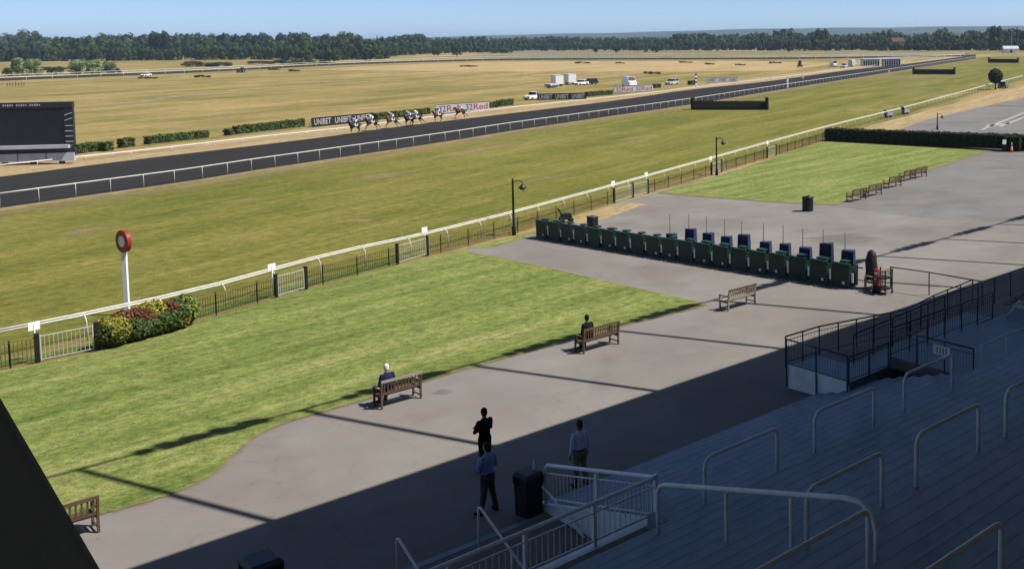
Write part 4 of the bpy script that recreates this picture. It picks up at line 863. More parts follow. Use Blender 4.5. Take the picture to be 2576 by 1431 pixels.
# ------------------------------------------------------------------ green betting boxes
ra, rb = at(1350, 599), at(2150, 729); rdir = (rb - ra); rdir.z = 0; RL = rdir.length; rh = math.atan2(rdir.y, rdir.x); rdir.normalize(); rback = Vector((-rdir.y, rdir.x, 0))
NB = 19; pitch = RL / NB
proto = None
for i in range(NB):
    p = onground(ra + rdir * (pitch * i)); lab = ('first green betting box, beside the nearest lamp post end of the row' if i == 0 else 'green betting box at the end of the row beside the brown cover' if i == NB - 1 else '%s green betting box counted from the lamp post end of the row' % ['', 'second', 'third', 'fourth', 'fifth', 'sixth', 'seventh', 'eighth', 'ninth', 'tenth', 'eleventh', 'twelfth', 'thirteenth', 'fourteenth', 'fifteenth', 'sixteenth', 'seventeenth', 'eighteenth'][i])
    b = thing('betting_box', lab, 'betting box', p, rh, 'green betting boxes in a row'); w_ = pitch; r = random.Random(i); q = w_ * 0.78; e = r.uniform(-0.03, 0.03)
    mb = MB(); mb.box((q / 2, 0, 0.65), (q, 0.04, 1.06)); obj('front_panel', mb, 'green', b)
    mb = MB(); mb.box((q / 2, 0.0, 1.195), (q + 0.06, 0.14, 0.05)); obj('top_ledge', mb, 'green2', b)
    for z_, h_ in ((0.62, 0.05), (0.98, 0.03)): mb = MB(); mb.box((q / 2, -0.032, z_), (q - 0.16, 0.02, h_)); obj('batten', mb, 'green2', b)
    for x in (0.02, q - 0.02):
        mb = MB(); mb.box((x, 0.34, 0.60), (0.035, 0.66, 1.0)); obj('side_panel', mb, 'green', b)
        mb = MB(); mb.box((x, 0.0, 0.60), (0.06, 0.06, 1.20)); obj('post', mb, 'green2', b)
    mb = MB(); mb.box((q / 2, 0.40, 0.86), (q - 0.04, 0.5, 0.035)); obj('counter', mb, 'green2', b)
    mb = MB(); mb.box((q / 2, 0.66, 0.62), (q, 0.03, 0.9)); obj('back_panel', mb, 'green', b)
    for y_, z_ in ((0.0, 1.08 + e), (0.0, 0.16), (0.66, 0.96)): mb = MB(); mb.bar((q, y_, z_), (w_, y_, z_), 0.05, 0.05); obj('gap_rail', mb, 'green2', b)
    mb = MB(); mb.box((q + (w_ - q) * 0.5, 0.03, 0.60 + e), ((w_ - q) * 0.36, 0.02, 0.5 + 3 * e)); obj('notice_sheet', mb, 'paper', b)
    if i % 3 != 1:
        mb = MB(); mb.box((q * r.uniform(0.45, 0.8), -0.045, 0.30 + e), (0.13, 0.02, 0.13)); obj('number_plate', mb, 'paper', b)
    mb = MB(); mb.box((q * 0.5, 0.35, 1.24), (q * r.uniform(0.25, 0.6), 0.35, 0.08)); obj('tray', mb, 'green2', b)
# covered betting stands with thin masts behind the row
words = ['first', 'second', 'third', 'fourth', 'fifth', 'sixth', 'seventh', 'eighth', 'ninth', 'tenth']
for i, (u, wpx, vt, pu, pv) in enumerate(((1690, 24, 587, 1687, 541), (1738, 26, 575, 1730, 540), (1783, 26, 585, 1772, 547), (1828, 26, 594, 1819, 553), (1873, 29, 590, 1862, 560), (1927, 27, 607, 1914, 563), (1975, 26, 612, 1963, 568), (2027, 30, 622, 2016, 578), (2080, 33, 611, 2070, 580), (2135, 33, 629, 2128, 587))):
    # base on a line 1.5 m behind the boxes, in the column of pixel u
    best = min((ra + rdir * (k * 0.05) + rback * 1.45 for k in range(int(RL / 0.05) + 40)), key=lambda q: abs(px(onground(q))[0] - u))
    p = onground(best); h = ztop(p, vt) - p.z; ww = wpx / FPX * p.y
    b = thing('betting_stand', 'navy covered betting stand with thin mast, %s from the left behind green boxes' % words[i], 'betting stand', p, rh + R(20), 'navy covered betting stands with masts')
    mb = MB(); mb.loft([(0, 0, 0.42, ww * 0.46, 0.26), (0, 0, 0.7, ww * 0.52, 0.30), (0, 0, h - 0.12, ww * 0.5, 0.26), (0, 0, h, ww * 0.46, 0.2)], 4); 
    mb = MB(); r = random.Random(i); rings = []
    mb.hexa([(-ww * .52, -.24, .4), (ww * .52, -.24, .4), (ww * .52, .24, .4), (-ww * .52, .24, .4), (-ww * .47, -.17, h), (ww * .5, -.2, h - r.uniform(0, .06)), (ww * .47, .2, h), (-ww * .5, .17, h - r.uniform(0, .06))]); cv = obj('cover', mb, 'navy', b)
    mb = MB(); mb.tube([(-ww * .35, 0.2, 0), (-ww * .35, 0.2, ztop(p, pv) - p.z)], 0.022, 6); obj('mast', mb, 'darksteel', b, True)
    for x in (-ww * .4, ww * .4):
        mb = MB(); mb.tube([(x, 0, 0), (x, 0, 0.5)], 0.03, 6); obj('leg', mb, 'black', b)
# brown cover, red gas bottle trolley at the right end
p = onground(rb + rdir * 0.45 + rback * 0.7); b = thing('covered_trolley', 'brown tarpaulin draped over a tall trolley at end of betting boxes', 'trolley', p, rh); h = ztop(p, 629) - p.z
mb = MB(); mb.loft([(0, 0, 0.30, 0.34, 0.28), (0.05, 0, 0.8, 0.31, 0.30), (-0.03, 0.02, h * 0.70, 0.29, 0.26), (0.03, 0, h * 0.86, 0.25, 0.20), (0.0, 0.03, h * 0.95, 0.19, 0.15), (0.02, 0, h, 0.08, 0.07)], 14); obj('cover', mb, 'browncover', b, True)
for x in (-0.3, 0.3):
    mb = MB(); mb.tube([(x, -0.1, 0), (x, -0.1, 0.5)], 0.03, 6); obj('leg', mb, 'black', b)
p = onground(rb + rdir * 1.05 + rback * 0.3); b = thing('red_cabinet', 'tall narrow red cabinet with white label beside the brown cover', 'cabinet', p, rh)
mb = MB(); mb.box((0, 0, 0.62), (0.22, 0.22, 0.86)); obj('body', mb, 'red', b); mb = MB(); mb.box((0, -0.135, 0.90), (0.18, 0.012, 0.12)); mb.box((0, -0.135, 0.62), (0.14, 0.012, 0.06)); obj('label_plate', mb, 'paper', b)
mb = MB(); mb.box((0, 0, 0.06), (0.32, 0.32, 0.12)); obj('base', mb, 'black', b)
p = onground(rb + rdir * 1.45 + rback * 0.15); b = thing('wire_trolley', 'dark wheeled frame trolley standing right of the red cabinet', 'trolley', p, rh)
for x, y in ((-0.3, -0.25), (0.35, -0.25), (0.35, 0.3), (-0.3, 0.3)):
    mb = MB(); mb.bar((x, y, 0.1), (x, y, 1.15), 0.05, 0.05); obj('upright', mb, 'black', b)
    mb = MB(); mb.ell((x, y, 0.08), (0.04, 0.08, 0.08), 8, 6); obj('wheel', mb, 'tyre', b)
for z_ in (0.25, 0.75): mb = MB(); mb.box((0.02, 0.02, z_), (0.65, 0.55, 0.05)); obj('shelf', mb, 'black', b)
# folded things behind the left end of the row
p = at(1424, 559); b = thing('machine', 'dark wheeled machine parked behind the left end of betting boxes', 'machine', p, 0.4)
mb = MB(); mb.box((0, 0, 0.42), (0.85, 0.5, 0.42), taper=0.8); obj('body', mb, 'lampgreen', b)
mb = MB(); mb.bar((-0.3, 0, 0.55), (-0.55, 0, 1.0), 0.5, 0.05); obj('handle', mb, 'black', b)
for x in (-0.32, 0.32):
    for y in (-0.28, 0.28):
        mb = MB(); mb.ell((x, y, 0.17), (0.17, 0.06, 0.17), 10, 6); obj('wheel', mb, 'tyre', b)
p = at(1491, 584); b = thing('hamper', 'low black lidded box just behind the green betting boxes', 'box', p, rh); 
mb = MB(); mb.box((0, 0, 0.5), (0.62, 0.45, 1.0)); obj('body', mb, 'bin', b); mb = MB(); mb.box((0, 0, 1.03), (0.68, 0.5, 0.06)); obj('lid', mb, 'binlid', b)

# ------------------------------------------------------------------ benches
def bench(p, lab, L=1.55, m='teak', m2='teak', group='wooden garden benches'):
    """origin under the right end of the back; +X along the bench, +Y the way it faces"""
    b = thing('bench', lab, 'bench', p, ROTS, group); D_ = 0.52
    for x in (-L + 0.03, -0.03):
        mb = MB(); mb.bar((x, 0.0, 0), (x, 0.0, 0.42), 0.06, 0.06); mb.bar((x, 0.0, 0.40), (x, -0.07, 0.92), 0.06, 0.055); obj('leg', mb, m, b)
        mb = MB(); mb.bar((x, D_, 0), (x, D_, 0.62), 0.06, 0.06); obj('leg', mb, m, b)
        mb = MB(); mb.bar((x, -0.04, 0.645), (x, D_ + 0.04, 0.645), 0.07, 0.035); obj('armrest', mb, m2, b)
        for z_, t_ in ((0.36, 0.07), (0.12, 0.04)): mb = MB(); mb.bar((x, 0.02, z_), (x, D_ - 0.02, z_), 0.035, t_); obj('side_rail', mb, m, b)
    mb = MB(); mb.bar((-L, -0.075, 0.915), (0, -0.075, 0.915), 0.045, 0.085); obj('top_rail', mb, m2, b)
    mb = MB(); mb.bar((-L + 0.05, -0.015, 0.50), (-0.05, -0.015, 0.50), 0.035, 0.06); obj('back_rail', mb, m, b)
    n = int(L / 0.115)
    for i in range(1, n):
        x = -L + L * i / n; mb = MB(); mb.bar((x, -0.02, 0.51), (x, -0.07, 0.89), 0.042, 0.016); obj('back_slat', mb, m, b)
    for k in range(5):
        mb = MB(); mb.box((-L / 2, 0.06 + 0.105 * k, 0.43), (L - 0.02, 0.082, 0.024)); obj('seat_slat', mb, m, b)
    mb = MB(); mb.bar((-L + 0.05, D_, 0.385), (-0.05, D_, 0.385), 0.03, 0.06); obj('apron_rail', mb, m, b)
    return b
benches = {}
for (u, v, L, m, m2, lab) in ((252, 1337, 1.6, 'teak', 'teak', 'brown slatted bench half hidden by the black wing wall'), (1061, 1001, 1.45, 'teak', 'teak_grey', 'weathered slatted bench with the white-haired seated man'), (1557, 865, 1.75, 'teak', 'teak', 'slatted bench with the dark-clothed seated person'), (1900, 764, 1.75, 'teak_grey', 'teak', 'empty slatted bench on the asphalt at the lawn corner'), (2244, 719, 1.4, 'teak_grey', 'teak_grey', 'slatted bench behind the red cabinet at the row end'),
    (2179, 502, 1.75, 'teak', 'teak', 'nearest of the five benches along the far lawn'), (2218, 490, 1.75, 'teak', 'teak', 'second nearest of the five benches along the far lawn'), (2267, 469, 1.75, 'teak', 'teak', 'middle one of the five benches along the far lawn'), (2303, 452, 1.75, 'teak', 'teak', 'second farthest of the five benches along the far lawn'), (2331, 445, 1.75, 'teak', 'teak', 'farthest of the five benches along the far lawn')):
    p = at(u, v); benches[u] = bench(p, lab, L, m, m2)

# ------------------------------------------------------------------ bins, cone, bottle
def litter_bin(p, rz, h, w_, lab, lid='binlid'):
    b = thing('litter_bin', lab, 'bin', p, rz, 'black litter bins'); 
    mb = MB(); mb.box((0, 0, h * 0.36), (w_, w_, h * 0.72), taper=1.06); obj('body', mb, 'bin', b)
    mb = MB(); mb.box((0, 0, h * 0.80), (w_ * 0.98, w_ * 0.98, h * 0.16)); obj('aperture_band', mb, 'black', b)
    for x, y in ((-1, -1), (1, -1), (1, 1), (-1, 1)): mb = MB(); mb.box((x * w_ * 0.5, y * w_ * 0.5, h * 0.80), (0.07, 0.07, h * 0.17)); obj('corner_post', mb, 'bin', b)
    mb = MB(); mb.box((0, 0, h * 0.905), (w_ * 1.12, w_ * 1.12, h * 0.05)); mb.box((0, 0, h * 0.955), (w_ * 1.12, w_ * 1.12, h * 0.06), taper=0.82); obj('lid', mb, lid, b)
    return b
litter_bin(TS(13.52, 20.56), ROTS + 0.06, 1.10, 0.47, 'black litter bin with slate lid carrying a bottle by the stairway')
litter_bin(TS(7.24, 20.83), ROTS, 1.22, 0.60, 'litter bin at the bottom edge, only its slate lid showing')
p = at(2032, 531); b = thing('drum_bin', 'round black bin alone on the asphalt near the far lawn', 'bin', p, 0)
mb = MB(); mb.lathe([(0.36, 0), (0.40, 0.03), (0.40, 0.95), (0.42, 0.97), (0.42, 1.02), (0.36, 1.02), (0.35, 0.5)], 20); obj('drum', mb, 'bin', b, False); mb = MB(); mb.box((0.12, -0.02, 1.06), (0.3, 0.4, 0.12), 0.4, taper=0.6); obj('liner', mb, 'bin', b)
b = thing('bottle', 'clear upright bottle left on top of the near bin lid', 'bottle', TS(13.66, 20.50, gz(20.56) + 1.0845), 0)
mb = MB(); mb.lathe([(0.036, 0), (0.038, 0.02), (0.038, 0.15), (0.018, 0.20), (0.016, 0.235)], 12); obj('body', mb, 'bottle', b, True); mb = MB(); mb.lathe([(0.018, 0.225), (0.018, 0.25), (0.005, 0.252)], 10); obj('cap', mb, 'postwhite', b, True)
p = at(2545, 384); b = thing('traffic_cone', 'tall red and white cone in front of the dark hedge end', 'cone', p, 0); b.scale = (0.62, 0.62, 0.72)
mb = MB(); mb.box((0, 0, 0.03), (0.6, 0.6, 0.06)); obj('base', mb, 'orange', b)
for k, (r0, r1, z0, z1, m) in enumerate(((0.24, 0.18, 0.06, 0.5, 'orange'), (0.18, 0.14, 0.5, 0.85, 'postwhite'), (0.14, 0.09, 0.85, 1.2, 'orange'), (0.09, 0.05, 1.2, 1.5, 'postwhite'))):
    mb = MB(); mb.lathe([(r0, z0), (r1, z1)], 14); obj('band', mb, m, b, True)
p = at(2526, 384); b = thing('notice', 'small white notice on a stake in front of the dark hedge', 'notice', p, 0.2)
mb = MB(); mb.tube([(0, 0, 0), (0, 0, 1.2)], 0.03, 6); obj('stake', mb, 'bark', b); mb = MB(); mb.box((0, -0.03, 1.15), (0.42, 0.03, 0.5)); obj('plate', mb, 'paper', b)

# ------------------------------------------------------------------ people
def hand(mb, w, d, side, curl=0.5):
    """palm at wrist w pointing along d, five fingers; side = +1/-1 gives the thumb side"""
    w = Vector(w); d = Vector(d).normalized(); x = d.cross(Vector((0, 0, 1)))
    if x.length < 0.2: x = Vector((0, 1, 0))
    x.normalize(); nrm = x.cross(d).normalized()
    mb.limb([w, w + d * 0.05, w + d * 0.09], [0.028, 0.036, 0.034], 8)
    for k, ln in zip((-1.5, -0.5, 0.5, 1.5), (0.065, 0.078, 0.082, 0.07)):
        a = w + d * 0.09 + x * (k * 0.019); b = a + d * ln * 0.5 + nrm * 0.01 * curl; c = b + d * ln * 0.35 - nrm * 0.03 * curl
        mb.limb([a, b, c], [0.0095, 0.009, 0.008], 6)
    a = w + d * 0.03 + x * (side * 0.03); mb.limb([a, a + x * (side * 0.025) + d * 0.03, a + x * (side * 0.03) + d * 0.06], [0.012, 0.011, 0.009], 6)
def head(body, hair, c, f=0.0, hairlen=0.0, bald=False):
    """c = centre of the skull; the face looks along +Y (tilted down by f)"""
    x, y, z = c
    body.ell((x, y, z), (0.077, 0.096, 0.115), 14, 10); body.ell((x, y + 0.03, z - 0.055), (0.058, 0.068, 0.07), 12, 8)
    body.ell((x, y + 0.10, z - 0.018), (0.014, 0.022, 0.026), 8, 6); body.ell((x, y + 0.092, z - 0.065), (0.025, 0.012, 0.008), 8, 5)
    for s in (-1, 1):
        body.ell((x + s * 0.08, y - 0.005, z - 0.015), (0.014, 0.022, 0.032), 8, 6); body.ell((x + s * 0.031, y + 0.085, z + 0.005), (0.013, 0.012, 0.009), 8, 5)
    hair.ell((x, y - 0.018, z + 0.022), (0.084, 0.098, 0.105), 14, 10)
    hair.ell((x, y - 0.045, z - 0.03), (0.076, 0.07, 0.085 + hairlen), 12, 8)
def standing(loc, rz, h, lab, top, trouser, hair, skin='skin', arms='crossed', longsleeve=True, stride=0.10, hairm=None, lean=0.0):
    k = h / 1.80; p = thing('person', lab, 'person', loc, rz); S = MB(); Tm = MB(); B = MB(); Hm = MB(); SH = []
    # body (one continuous surface)
    B.loft([(0, 0, 0.90, 0.15, 0.10), (0, 0, 1.10, 0.135, 0.095), (0, 0, 1.3, 0.165, 0.105), (0, -0.01, 1.44, 0.15, 0.085), (0, -0.01, 1.50, 0.06, 0.06)], 14)
    B.limb([(0, -0.012, 1.46), (0, 0.0, 1.60)], [0.062, 0.055], 10); head(B, Hm, (0, 0.012, 1.68))
    feet = []
    for s in (-1, 1):
        hip = (s * 0.095, 0, 0.92); kn = (s * (0.11 + stride * 0.5), 0.03 * s, 0.50); an = (s * (0.12 + stride), -0.03 * s, 0.09)
        B.limb([hip, kn, an], [0.085, 0.055, 0.038], 10); feet.append(an)
        Tm.limb([(s * 0.09, 0, 0.95), (s * 0.10, 0.005, 0.78), kn, (kn[0] * 0.5 + an[0] * 0.5, kn[1] * 0.5 + an[1] * 0.5 - 0.01, 0.30), (an[0], an[1], 0.10)], [0.115, 0.10, 0.078, 0.07, 0.066], 12)
        Sh = MB(); SH.append(Sh); Sh.limb([(an[0], an[1] - 0.03, 0.045), (an[0] + s * 0.015, an[1] + 0.09, 0.045), (an[0] + s * 0.03, an[1] + 0.17, 0.035)], [0.045, 0.045, 0.034], 10)
    Tm.loft([(0, -0.01, 0.84, 0.17, 0.125), (0, -0.012, 0.94, 0.178, 0.13), (0, 0, 1.03, 0.160, 0.115), (0, 0, 1.06, 0.155, 0.112)], 16)
    S.loft([(0, 0, 0.99, 0.166, 0.122), (0, 0, 1.06, 0.172, 0.125), (0, 0, 1.16, 0.170, 0.122), (0, 0.0, 1.30, 0.192, 0.13), (0, -0.01, 1.40, 0.185, 0.118), (0, -0.012, 1.465, 0.13, 0.095), (0, -0.012, 1.515, 0.066, 0.068)], 18)
    for s in (-1, 1):
        sh = (s * 0.185, -0.01, 1.42)
        if arms == 'crossed':
            el = (s * 0.265, 0.075, 1.17); wr = (-s * 0.06, 0.20, 1.20 + 0.03 * s); d = (-s, 0.1, 0.05)
        elif arms == 'front':
            el = (s * 0.27, 0.02, 1.15); wr = (s * 0.08, 0.20, 1.10); d = (-s * 0.8, 0.3, -0.1)
        else:
            el = (s * 0.255, -0.02, 1.14); wr = (s * 0.27, 0.05, 0.90); d = (0, 0.15, -1)
        B.limb([sh, el, wr], [0.055, 0.042, 0.028], 10); hand(B, wr, d, s if arms == 'down' else 1)
        if longsleeve: S.limb([sh, (sh[0] * 0.5 + el[0] * 0.5 + s * 0.008, sh[1] * 0.5 + el[1] * 0.5, (sh[2] + el[2]) / 2), el, Vector(el).lerp(Vector(wr), 0.9)], [0.075, 0.066, 0.057, 0.042], 12)
        else: S.limb([sh, Vector(sh).lerp(Vector(el), 0.75)], [0.075, 0.066], 12)
    for nm, mb, m, vx in (('body', B, skin, 0.008), ('trousers', Tm, trouser, 0.012), ('shirt', S, top, 0.012), ('shoe', SH[0], 'shoe', 0.01), ('shoe', SH[1], 'shoe', 0.01), ('hair', Hm, hair, 0.012)):
        o = obj(nm, mb, m, p); remesh(o, vx, 3 if nm != 'body' else 1)
    mb = MB(); mb.loft([(0, 0, 1.0, 0.176, 0.128), (0, 0, 1.035, 0.174, 0.127)], 20); obj('belt', mb, 'shoe', p)
    p.scale = (k, k, k); return p
FACE = ROTS      # +Y of the figure looks across the apron to the course
standing(TS(14.2, 23.66), FACE + 0.1, 1.80, 'standing man all in black with folded arms on the sunlit edge', 'clblack', 'clblack', 'hairdark', 'skin2', 'crossed', True, 0.02)
standing(TS(12.86, 21.35), FACE + 0.15, 1.82, 'standing man in blue shirt and grey trousers beside the bin', 'clblue', 'clgrey', 'hairbrown', 'skin', 'front', True, 0.10)
standing(TS(15.35, 20.9), FACE - 0.05, 1.78, 'standing man in pale blue shirt and beige trousers behind the balustrade', 'cllight', 'clbeige', 'hairbrown', 'skin2', 'down', True, 0.04)
def seated(bench_o, x, lab, top, trouser, hair, skin='skin', lean=0.0):
    b = bench_o; m = Matrix.LocRotScale(b.location, b.rotation_euler, (1, 1, 1)); loc = m @ Vector((x, 0.20, 0)); p = thing('person', lab, 'person', loc, b.rotation_euler.z)
    S = MB(); Tm = MB(); B = MB(); Hm = MB(); SH = []; z0 = 0.445; ln = lean
    B.loft([(0, 0, z0 + 0.05, 0.15, 0.11), (0, ln * 0.3, z0 + 0.25, 0.135, 0.095), (0, ln * 0.7, z0 + 0.45, 0.165, 0.105), (0, ln, z0 + 0.58, 0.15, 0.085), (0, ln, z0 + 0.64, 0.06, 0.06)], 14)
    B.limb([(0, ln, z0 + 0.60), (0, ln + 0.02, z0 + 0.74)], [0.062, 0.055], 10); head(B, Hm, (0, ln + 0.035, z0 + 0.82))
    for s in (-1, 1):
        hip = (s * 0.09, 0.02, z0 + 0.09); kn = (s * 0.13, 0.44, z0 + 0.07); an = (s * 0.13, 0.42 + 0.05 * s, 0.09)
        B.limb([hip, kn, an], [0.08, 0.055, 0.038], 10); Tm.limb([hip, kn, an], [0.105, 0.08, 0.062], 12)
        Sh = MB(); SH.append(Sh); Sh.limb([(an[0], an[1] - 0.03, 0.045), (an[0], an[1] + 0.10, 0.045), (an[0] + s * 0.02, an[1] + 0.18, 0.036)], [0.045, 0.045, 0.034], 10)
        sh = (s * 0.185, ln - 0.01, z0 + 0.56); el = (s * 0.26, ln * 0.5 + 0.04, z0 + 0.30); wr = (s * 0.12, 0.32, z0 + 0.20)
        B.limb([sh, el, wr], [0.055, 0.042, 0.028], 10); hand(B, wr, (-s * 0.5, 0.8, -0.1), -s); S.limb([sh, el, Vector(el).lerp(Vector(wr), 0.9)], [0.076, 0.06, 0.044], 12)
    Tm.loft([(0, 0, z0 + 0.005, 0.17, 0.14), (0, 0.0, z0 + 0.1, 0.178, 0.14), (0, 0, z0 + 0.2, 0.16, 0.115)], 16)
    S.loft([(0, -0.01, z0 + 0.1, 0.176, 0.135), (0, ln * 0.2, z0 + 0.25, 0.172, 0.125), (0, ln * 0.7, z0 + 0.45, 0.195, 0.132), (0, ln * 0.95, z0 + 0.55, 0.188, 0.12), (0, ln, z0 + 0.61, 0.13, 0.095), (0, ln, z0 + 0.66, 0.066, 0.068)], 18)
    for nm, mb, m_, vx in (('body', B, skin, 0.008), ('trousers', Tm, trouser, 0.012), ('jacket', S, top, 0.012), ('shoe', SH[0], 'shoe', 0.01), ('shoe', SH[1], 'shoe', 0.01), ('hair', Hm, hair, 0.012)):
        o = obj(nm, mb, m_, p); remesh(o, vx, 3 if nm != 'body' else 1)
    return p
seated(benches[1061], -1.08, 'white-haired man in navy jacket seated on the weathered bench', 'clnavy', 'clgrey', 'hairwhite', lean=0.06)
seated(benches[1557], -1.30, 'dark-haired person in black clothes seated on a bench', 'cldark', 'clblack', 'hairdark', 'skin2', lean=0.10)

# ------------------------------------------------------------------ horses and riders (running towards the left)
def horse(p, rz, coat, lab, cloth_m, ph):
    o = thing('horse', lab, 'horse', p, rz, 'racehorses galloping on the sand track'); B = MB()
    B.limb([(-0.75, 0, 1.28), (-0.45, 0, 1.30), (0.05, 0, 1.22), (0.45, 0, 1.20), (0.72, 0, 1.28)], [0.26, 0.31, 0.30, 0.33, 0.24], 12)
    B.limb([(0.70, 0, 1.35), (1.05, 0, 1.62), (1.30, 0, 1.83)], [0.21, 0.15, 0.115], 10)
    B.limb([(1.28, 0, 1.86), (1.48, 0, 1.72), (1.74, 0, 1.56)], [0.12, 0.10, 0.062], 10)
    for s in (-1, 1): B.limb([(1.22, s * 0.06, 1.95), (1.24, s * 0.07, 2.06)], [0.035, 0.012], 6)
    a = ph
    def leg(x0, z0, y, seq, rr): B.limb([(x0, y, z0)] + [(x0 + dx, y, z) for dx, z in seq], rr, 8)
    F = [0.17, 0.085, 0.05, 0.038, 0.048]
    if ph == 0:
        leg(0.55, 1.15, 0.13, [(0.28, 0.86), (0.62, 0.62), (0.86, 0.36), (0.94, 0.28)], F); leg(0.55, 1.15, -0.13, [(0.18, 0.80), (0.46, 0.52), (0.40, 0.22), (0.48, 0.10)], F)
        leg(-0.70, 1.20, 0.14, [(-0.22, 0.86), (-0.62, 0.70), (-0.82, 0.40), (-0.95, 0.36)], [0.23, 0.12, 0.06, 0.04, 0.048]); leg(-0.70, 1.20, -0.14, [(-0.10, 0.82), (-0.42, 0.56), (-0.52, 0.20), (-0.46, 0.06)], [0.23, 0.12, 0.06, 0.04, 0.048])
    else:
        leg(0.55, 1.15, 0.13, [(0.10, 0.80), (0.36, 0.62), (0.20, 0.36), (0.10, 0.36)], F); leg(0.55, 1.15, -0.13, [(0.02, 0.78), (-0.06, 0.46), (-0.14, 0.16), (-0.06, 0.06)], F)
        leg(-0.70, 1.20, 0.14, [(0.12, 0.84), (-0.10, 0.56), (0.20, 0.24), (0.28, 0.14)], [0.23, 0.12, 0.06, 0.04, 0.048]); leg(-0.70, 1.20, -0.14, [(0.02, 0.82), (-0.26, 0.58), (-0.06, 0.26), (-0.02, 0.08)], [0.23, 0.12, 0.06, 0.04, 0.048])
    remesh(obj('body', B, coat, o), 0.028, 3)
    mb = MB(); mb.limb([(-0.98, 0, 1.36), (-1.2, 0, 1.34), (-1.55, 0, 1.12)], [0.05, 0.085, 0.03], 8); obj('tail', mb, 'hairdark', o, True)
    mb = MB(); mb.limb([(0.72, 0, 1.60), (0.98, 0, 1.79), (1.2, 0, 1.97)], [0.03, 0.055, 0.03], 6); obj('mane', mb, 'hairdark', o, True)
    mb = MB(); mb.loft([(0, 0, -0.32, 0.345, 0.01), (0, 0, 0.0, 0.345, 0.0)], 3); 
    mb = MB(); n = 10; vs = []; fs = []
    for i, x in enumerate((-0.32, 0.30)):
        for j in range(n + 1):
            t_ = math.pi * (-0.08 + 1.16 * j / n); vs.append((x, 0.345 * math.cos(t_), 1.22 + 0.345 * math.sin(t_)))
    mb.add(vs, [(j, j + 1, n + 2 + j, n + 1 + j) for j in range(n)]); obj('saddle_cloth', mb, cloth_m, o)
    for s_ in (-1, 1): mb = MB(); mb.tube([(1.66, 0.08 * s_, 1.60), (1.2, 0.17 * s_, 1.62), (0.62, 0.12 * s_, 1.72)], 0.012, 5); obj('rein', mb, 'shoe', o)
    return o
def jockey(p, rz, silk, cap, lab):
    o = thing('person', lab, 'person', p, rz, 'jockeys riding the racehorses'); B = MB(); S = MB(); Br = MB(); H_ = MB(); BO = []
    B.limb([(-0.28, 0, 1.92), (0.05, 0, 2.08), (0.30, 0, 2.14)], [0.12, 0.14, 0.12], 10); B.limb([(0.34, 0, 2.16), (0.44, 0, 2.22)], [0.055, 0.05], 8); B.ell((0.52, 0, 2.28), (0.11, 0.08, 0.11), 12, 8); B.ell((0.63, 0, 2.26), (0.025, 0.014, 0.02), 6, 5)
    S.limb([(-0.24, 0, 1.94), (0.05, 0, 2.10), (0.32, 0, 2.15)], [0.14, 0.165, 0.13], 12)
    for s in (-1, 1):
        B.limb([(0.28, s * 0.17, 2.10), (0.38, s * 0.22, 1.86), (0.62, s * 0.08, 1.74)], [0.05, 0.042, 0.03], 8); hand(B, (0.62, s * 0.08, 1.74), (0.9, -s * 0.2, -0.1), s)
        S.limb([(0.28, s * 0.17, 2.10), (0.38, s * 0.22, 1.86), (0.58, s * 0.10, 1.75)], [0.075, 0.06, 0.045], 8)
        B.limb([(-0.26, s * 0.10, 1.90), (0.16, s * 0.30, 1.74), (-0.14, s * 0.34, 1.42)], [0.08, 0.06, 0.04], 8)
        Br.limb([(-0.26, s * 0.10, 1.90), (0.16, s * 0.30, 1.74)], [0.115, 0.085], 10); Bo = MB(); BO.append(Bo); Bo.limb([(0.15, s * 0.30, 1.72), (-0.14, s * 0.34, 1.40), (0.0, s * 0.35, 1.36)], [0.075, 0.055, 0.045], 8)
    Br.ell((-0.28, 0, 1.93), (0.15, 0.16, 0.13), 10, 8); H_.ell((0.50, 0, 2.33), (0.135, 0.105, 0.105), 12, 8); H_.limb([(0.6, -0.05, 2.33), (0.66, 0, 2.32), (0.6, 0.05, 2.33)], 0.02, 6)
    for nm, mb, m in (('body', B, 'skin'), ('silks', S, silk), ('breeches', Br, 'clwhite'), ('boot', BO[0], 'shoe'), ('boot', BO[1], 'shoe'), ('helmet', H_, cap)): remesh(obj(nm, mb, m, o), 0.02, 2)
    return o
hz = heading(near_edge[6], near_edge[3])
for i, (u, v, coat, silk, cap, clo, ph, w1, w2) in enumerate((
    (893, 338, 'darkbay', 'silkgrey', 'silkblue', 'clwhite', 1, 'leading', 'grey silks and blue cap on the leading'),
    (935, 329, 'bay', 'clwhite', 'silkgrey', 'clwhite', 0, 'second', 'white silks on the second'),
    (986, 323, 'chestnut', 'silkpink', 'clwhite', 'clwhite', 0, 'third', 'pink silks on the third'),
    (1030, 319, 'darkbay', 'silkgrey', 'clwhite', 'silkgrey', 1, 'fourth', 'grey silks and white cap on the fourth'),
    (1047, 315, 'bay', 'clwhite', 'silkgreen', 'clwhite', 0, 'fifth', 'white silks and green cap on the fifth'),
    (1102, 308, 'chestnut', 'silkblue', 'clwhite', 'clwhite', 1, 'sixth', 'blue silks on the sixth'),
    (1158, 299, 'bay', 'silkgrey', 'silkpink', 'silkred', 0, 'last', 'grey silks and pink cap on the last'))):
    p = at(u, v); horse(p, hz + rnd.uniform(-0.06, 0.06), coat, '%s of the galloping racehorses on the sand track, counted from the left' % w1, clo, ph)
    jockey(p, hz, silk, cap, 'crouching jockey in %s racehorse from the left' % w2)

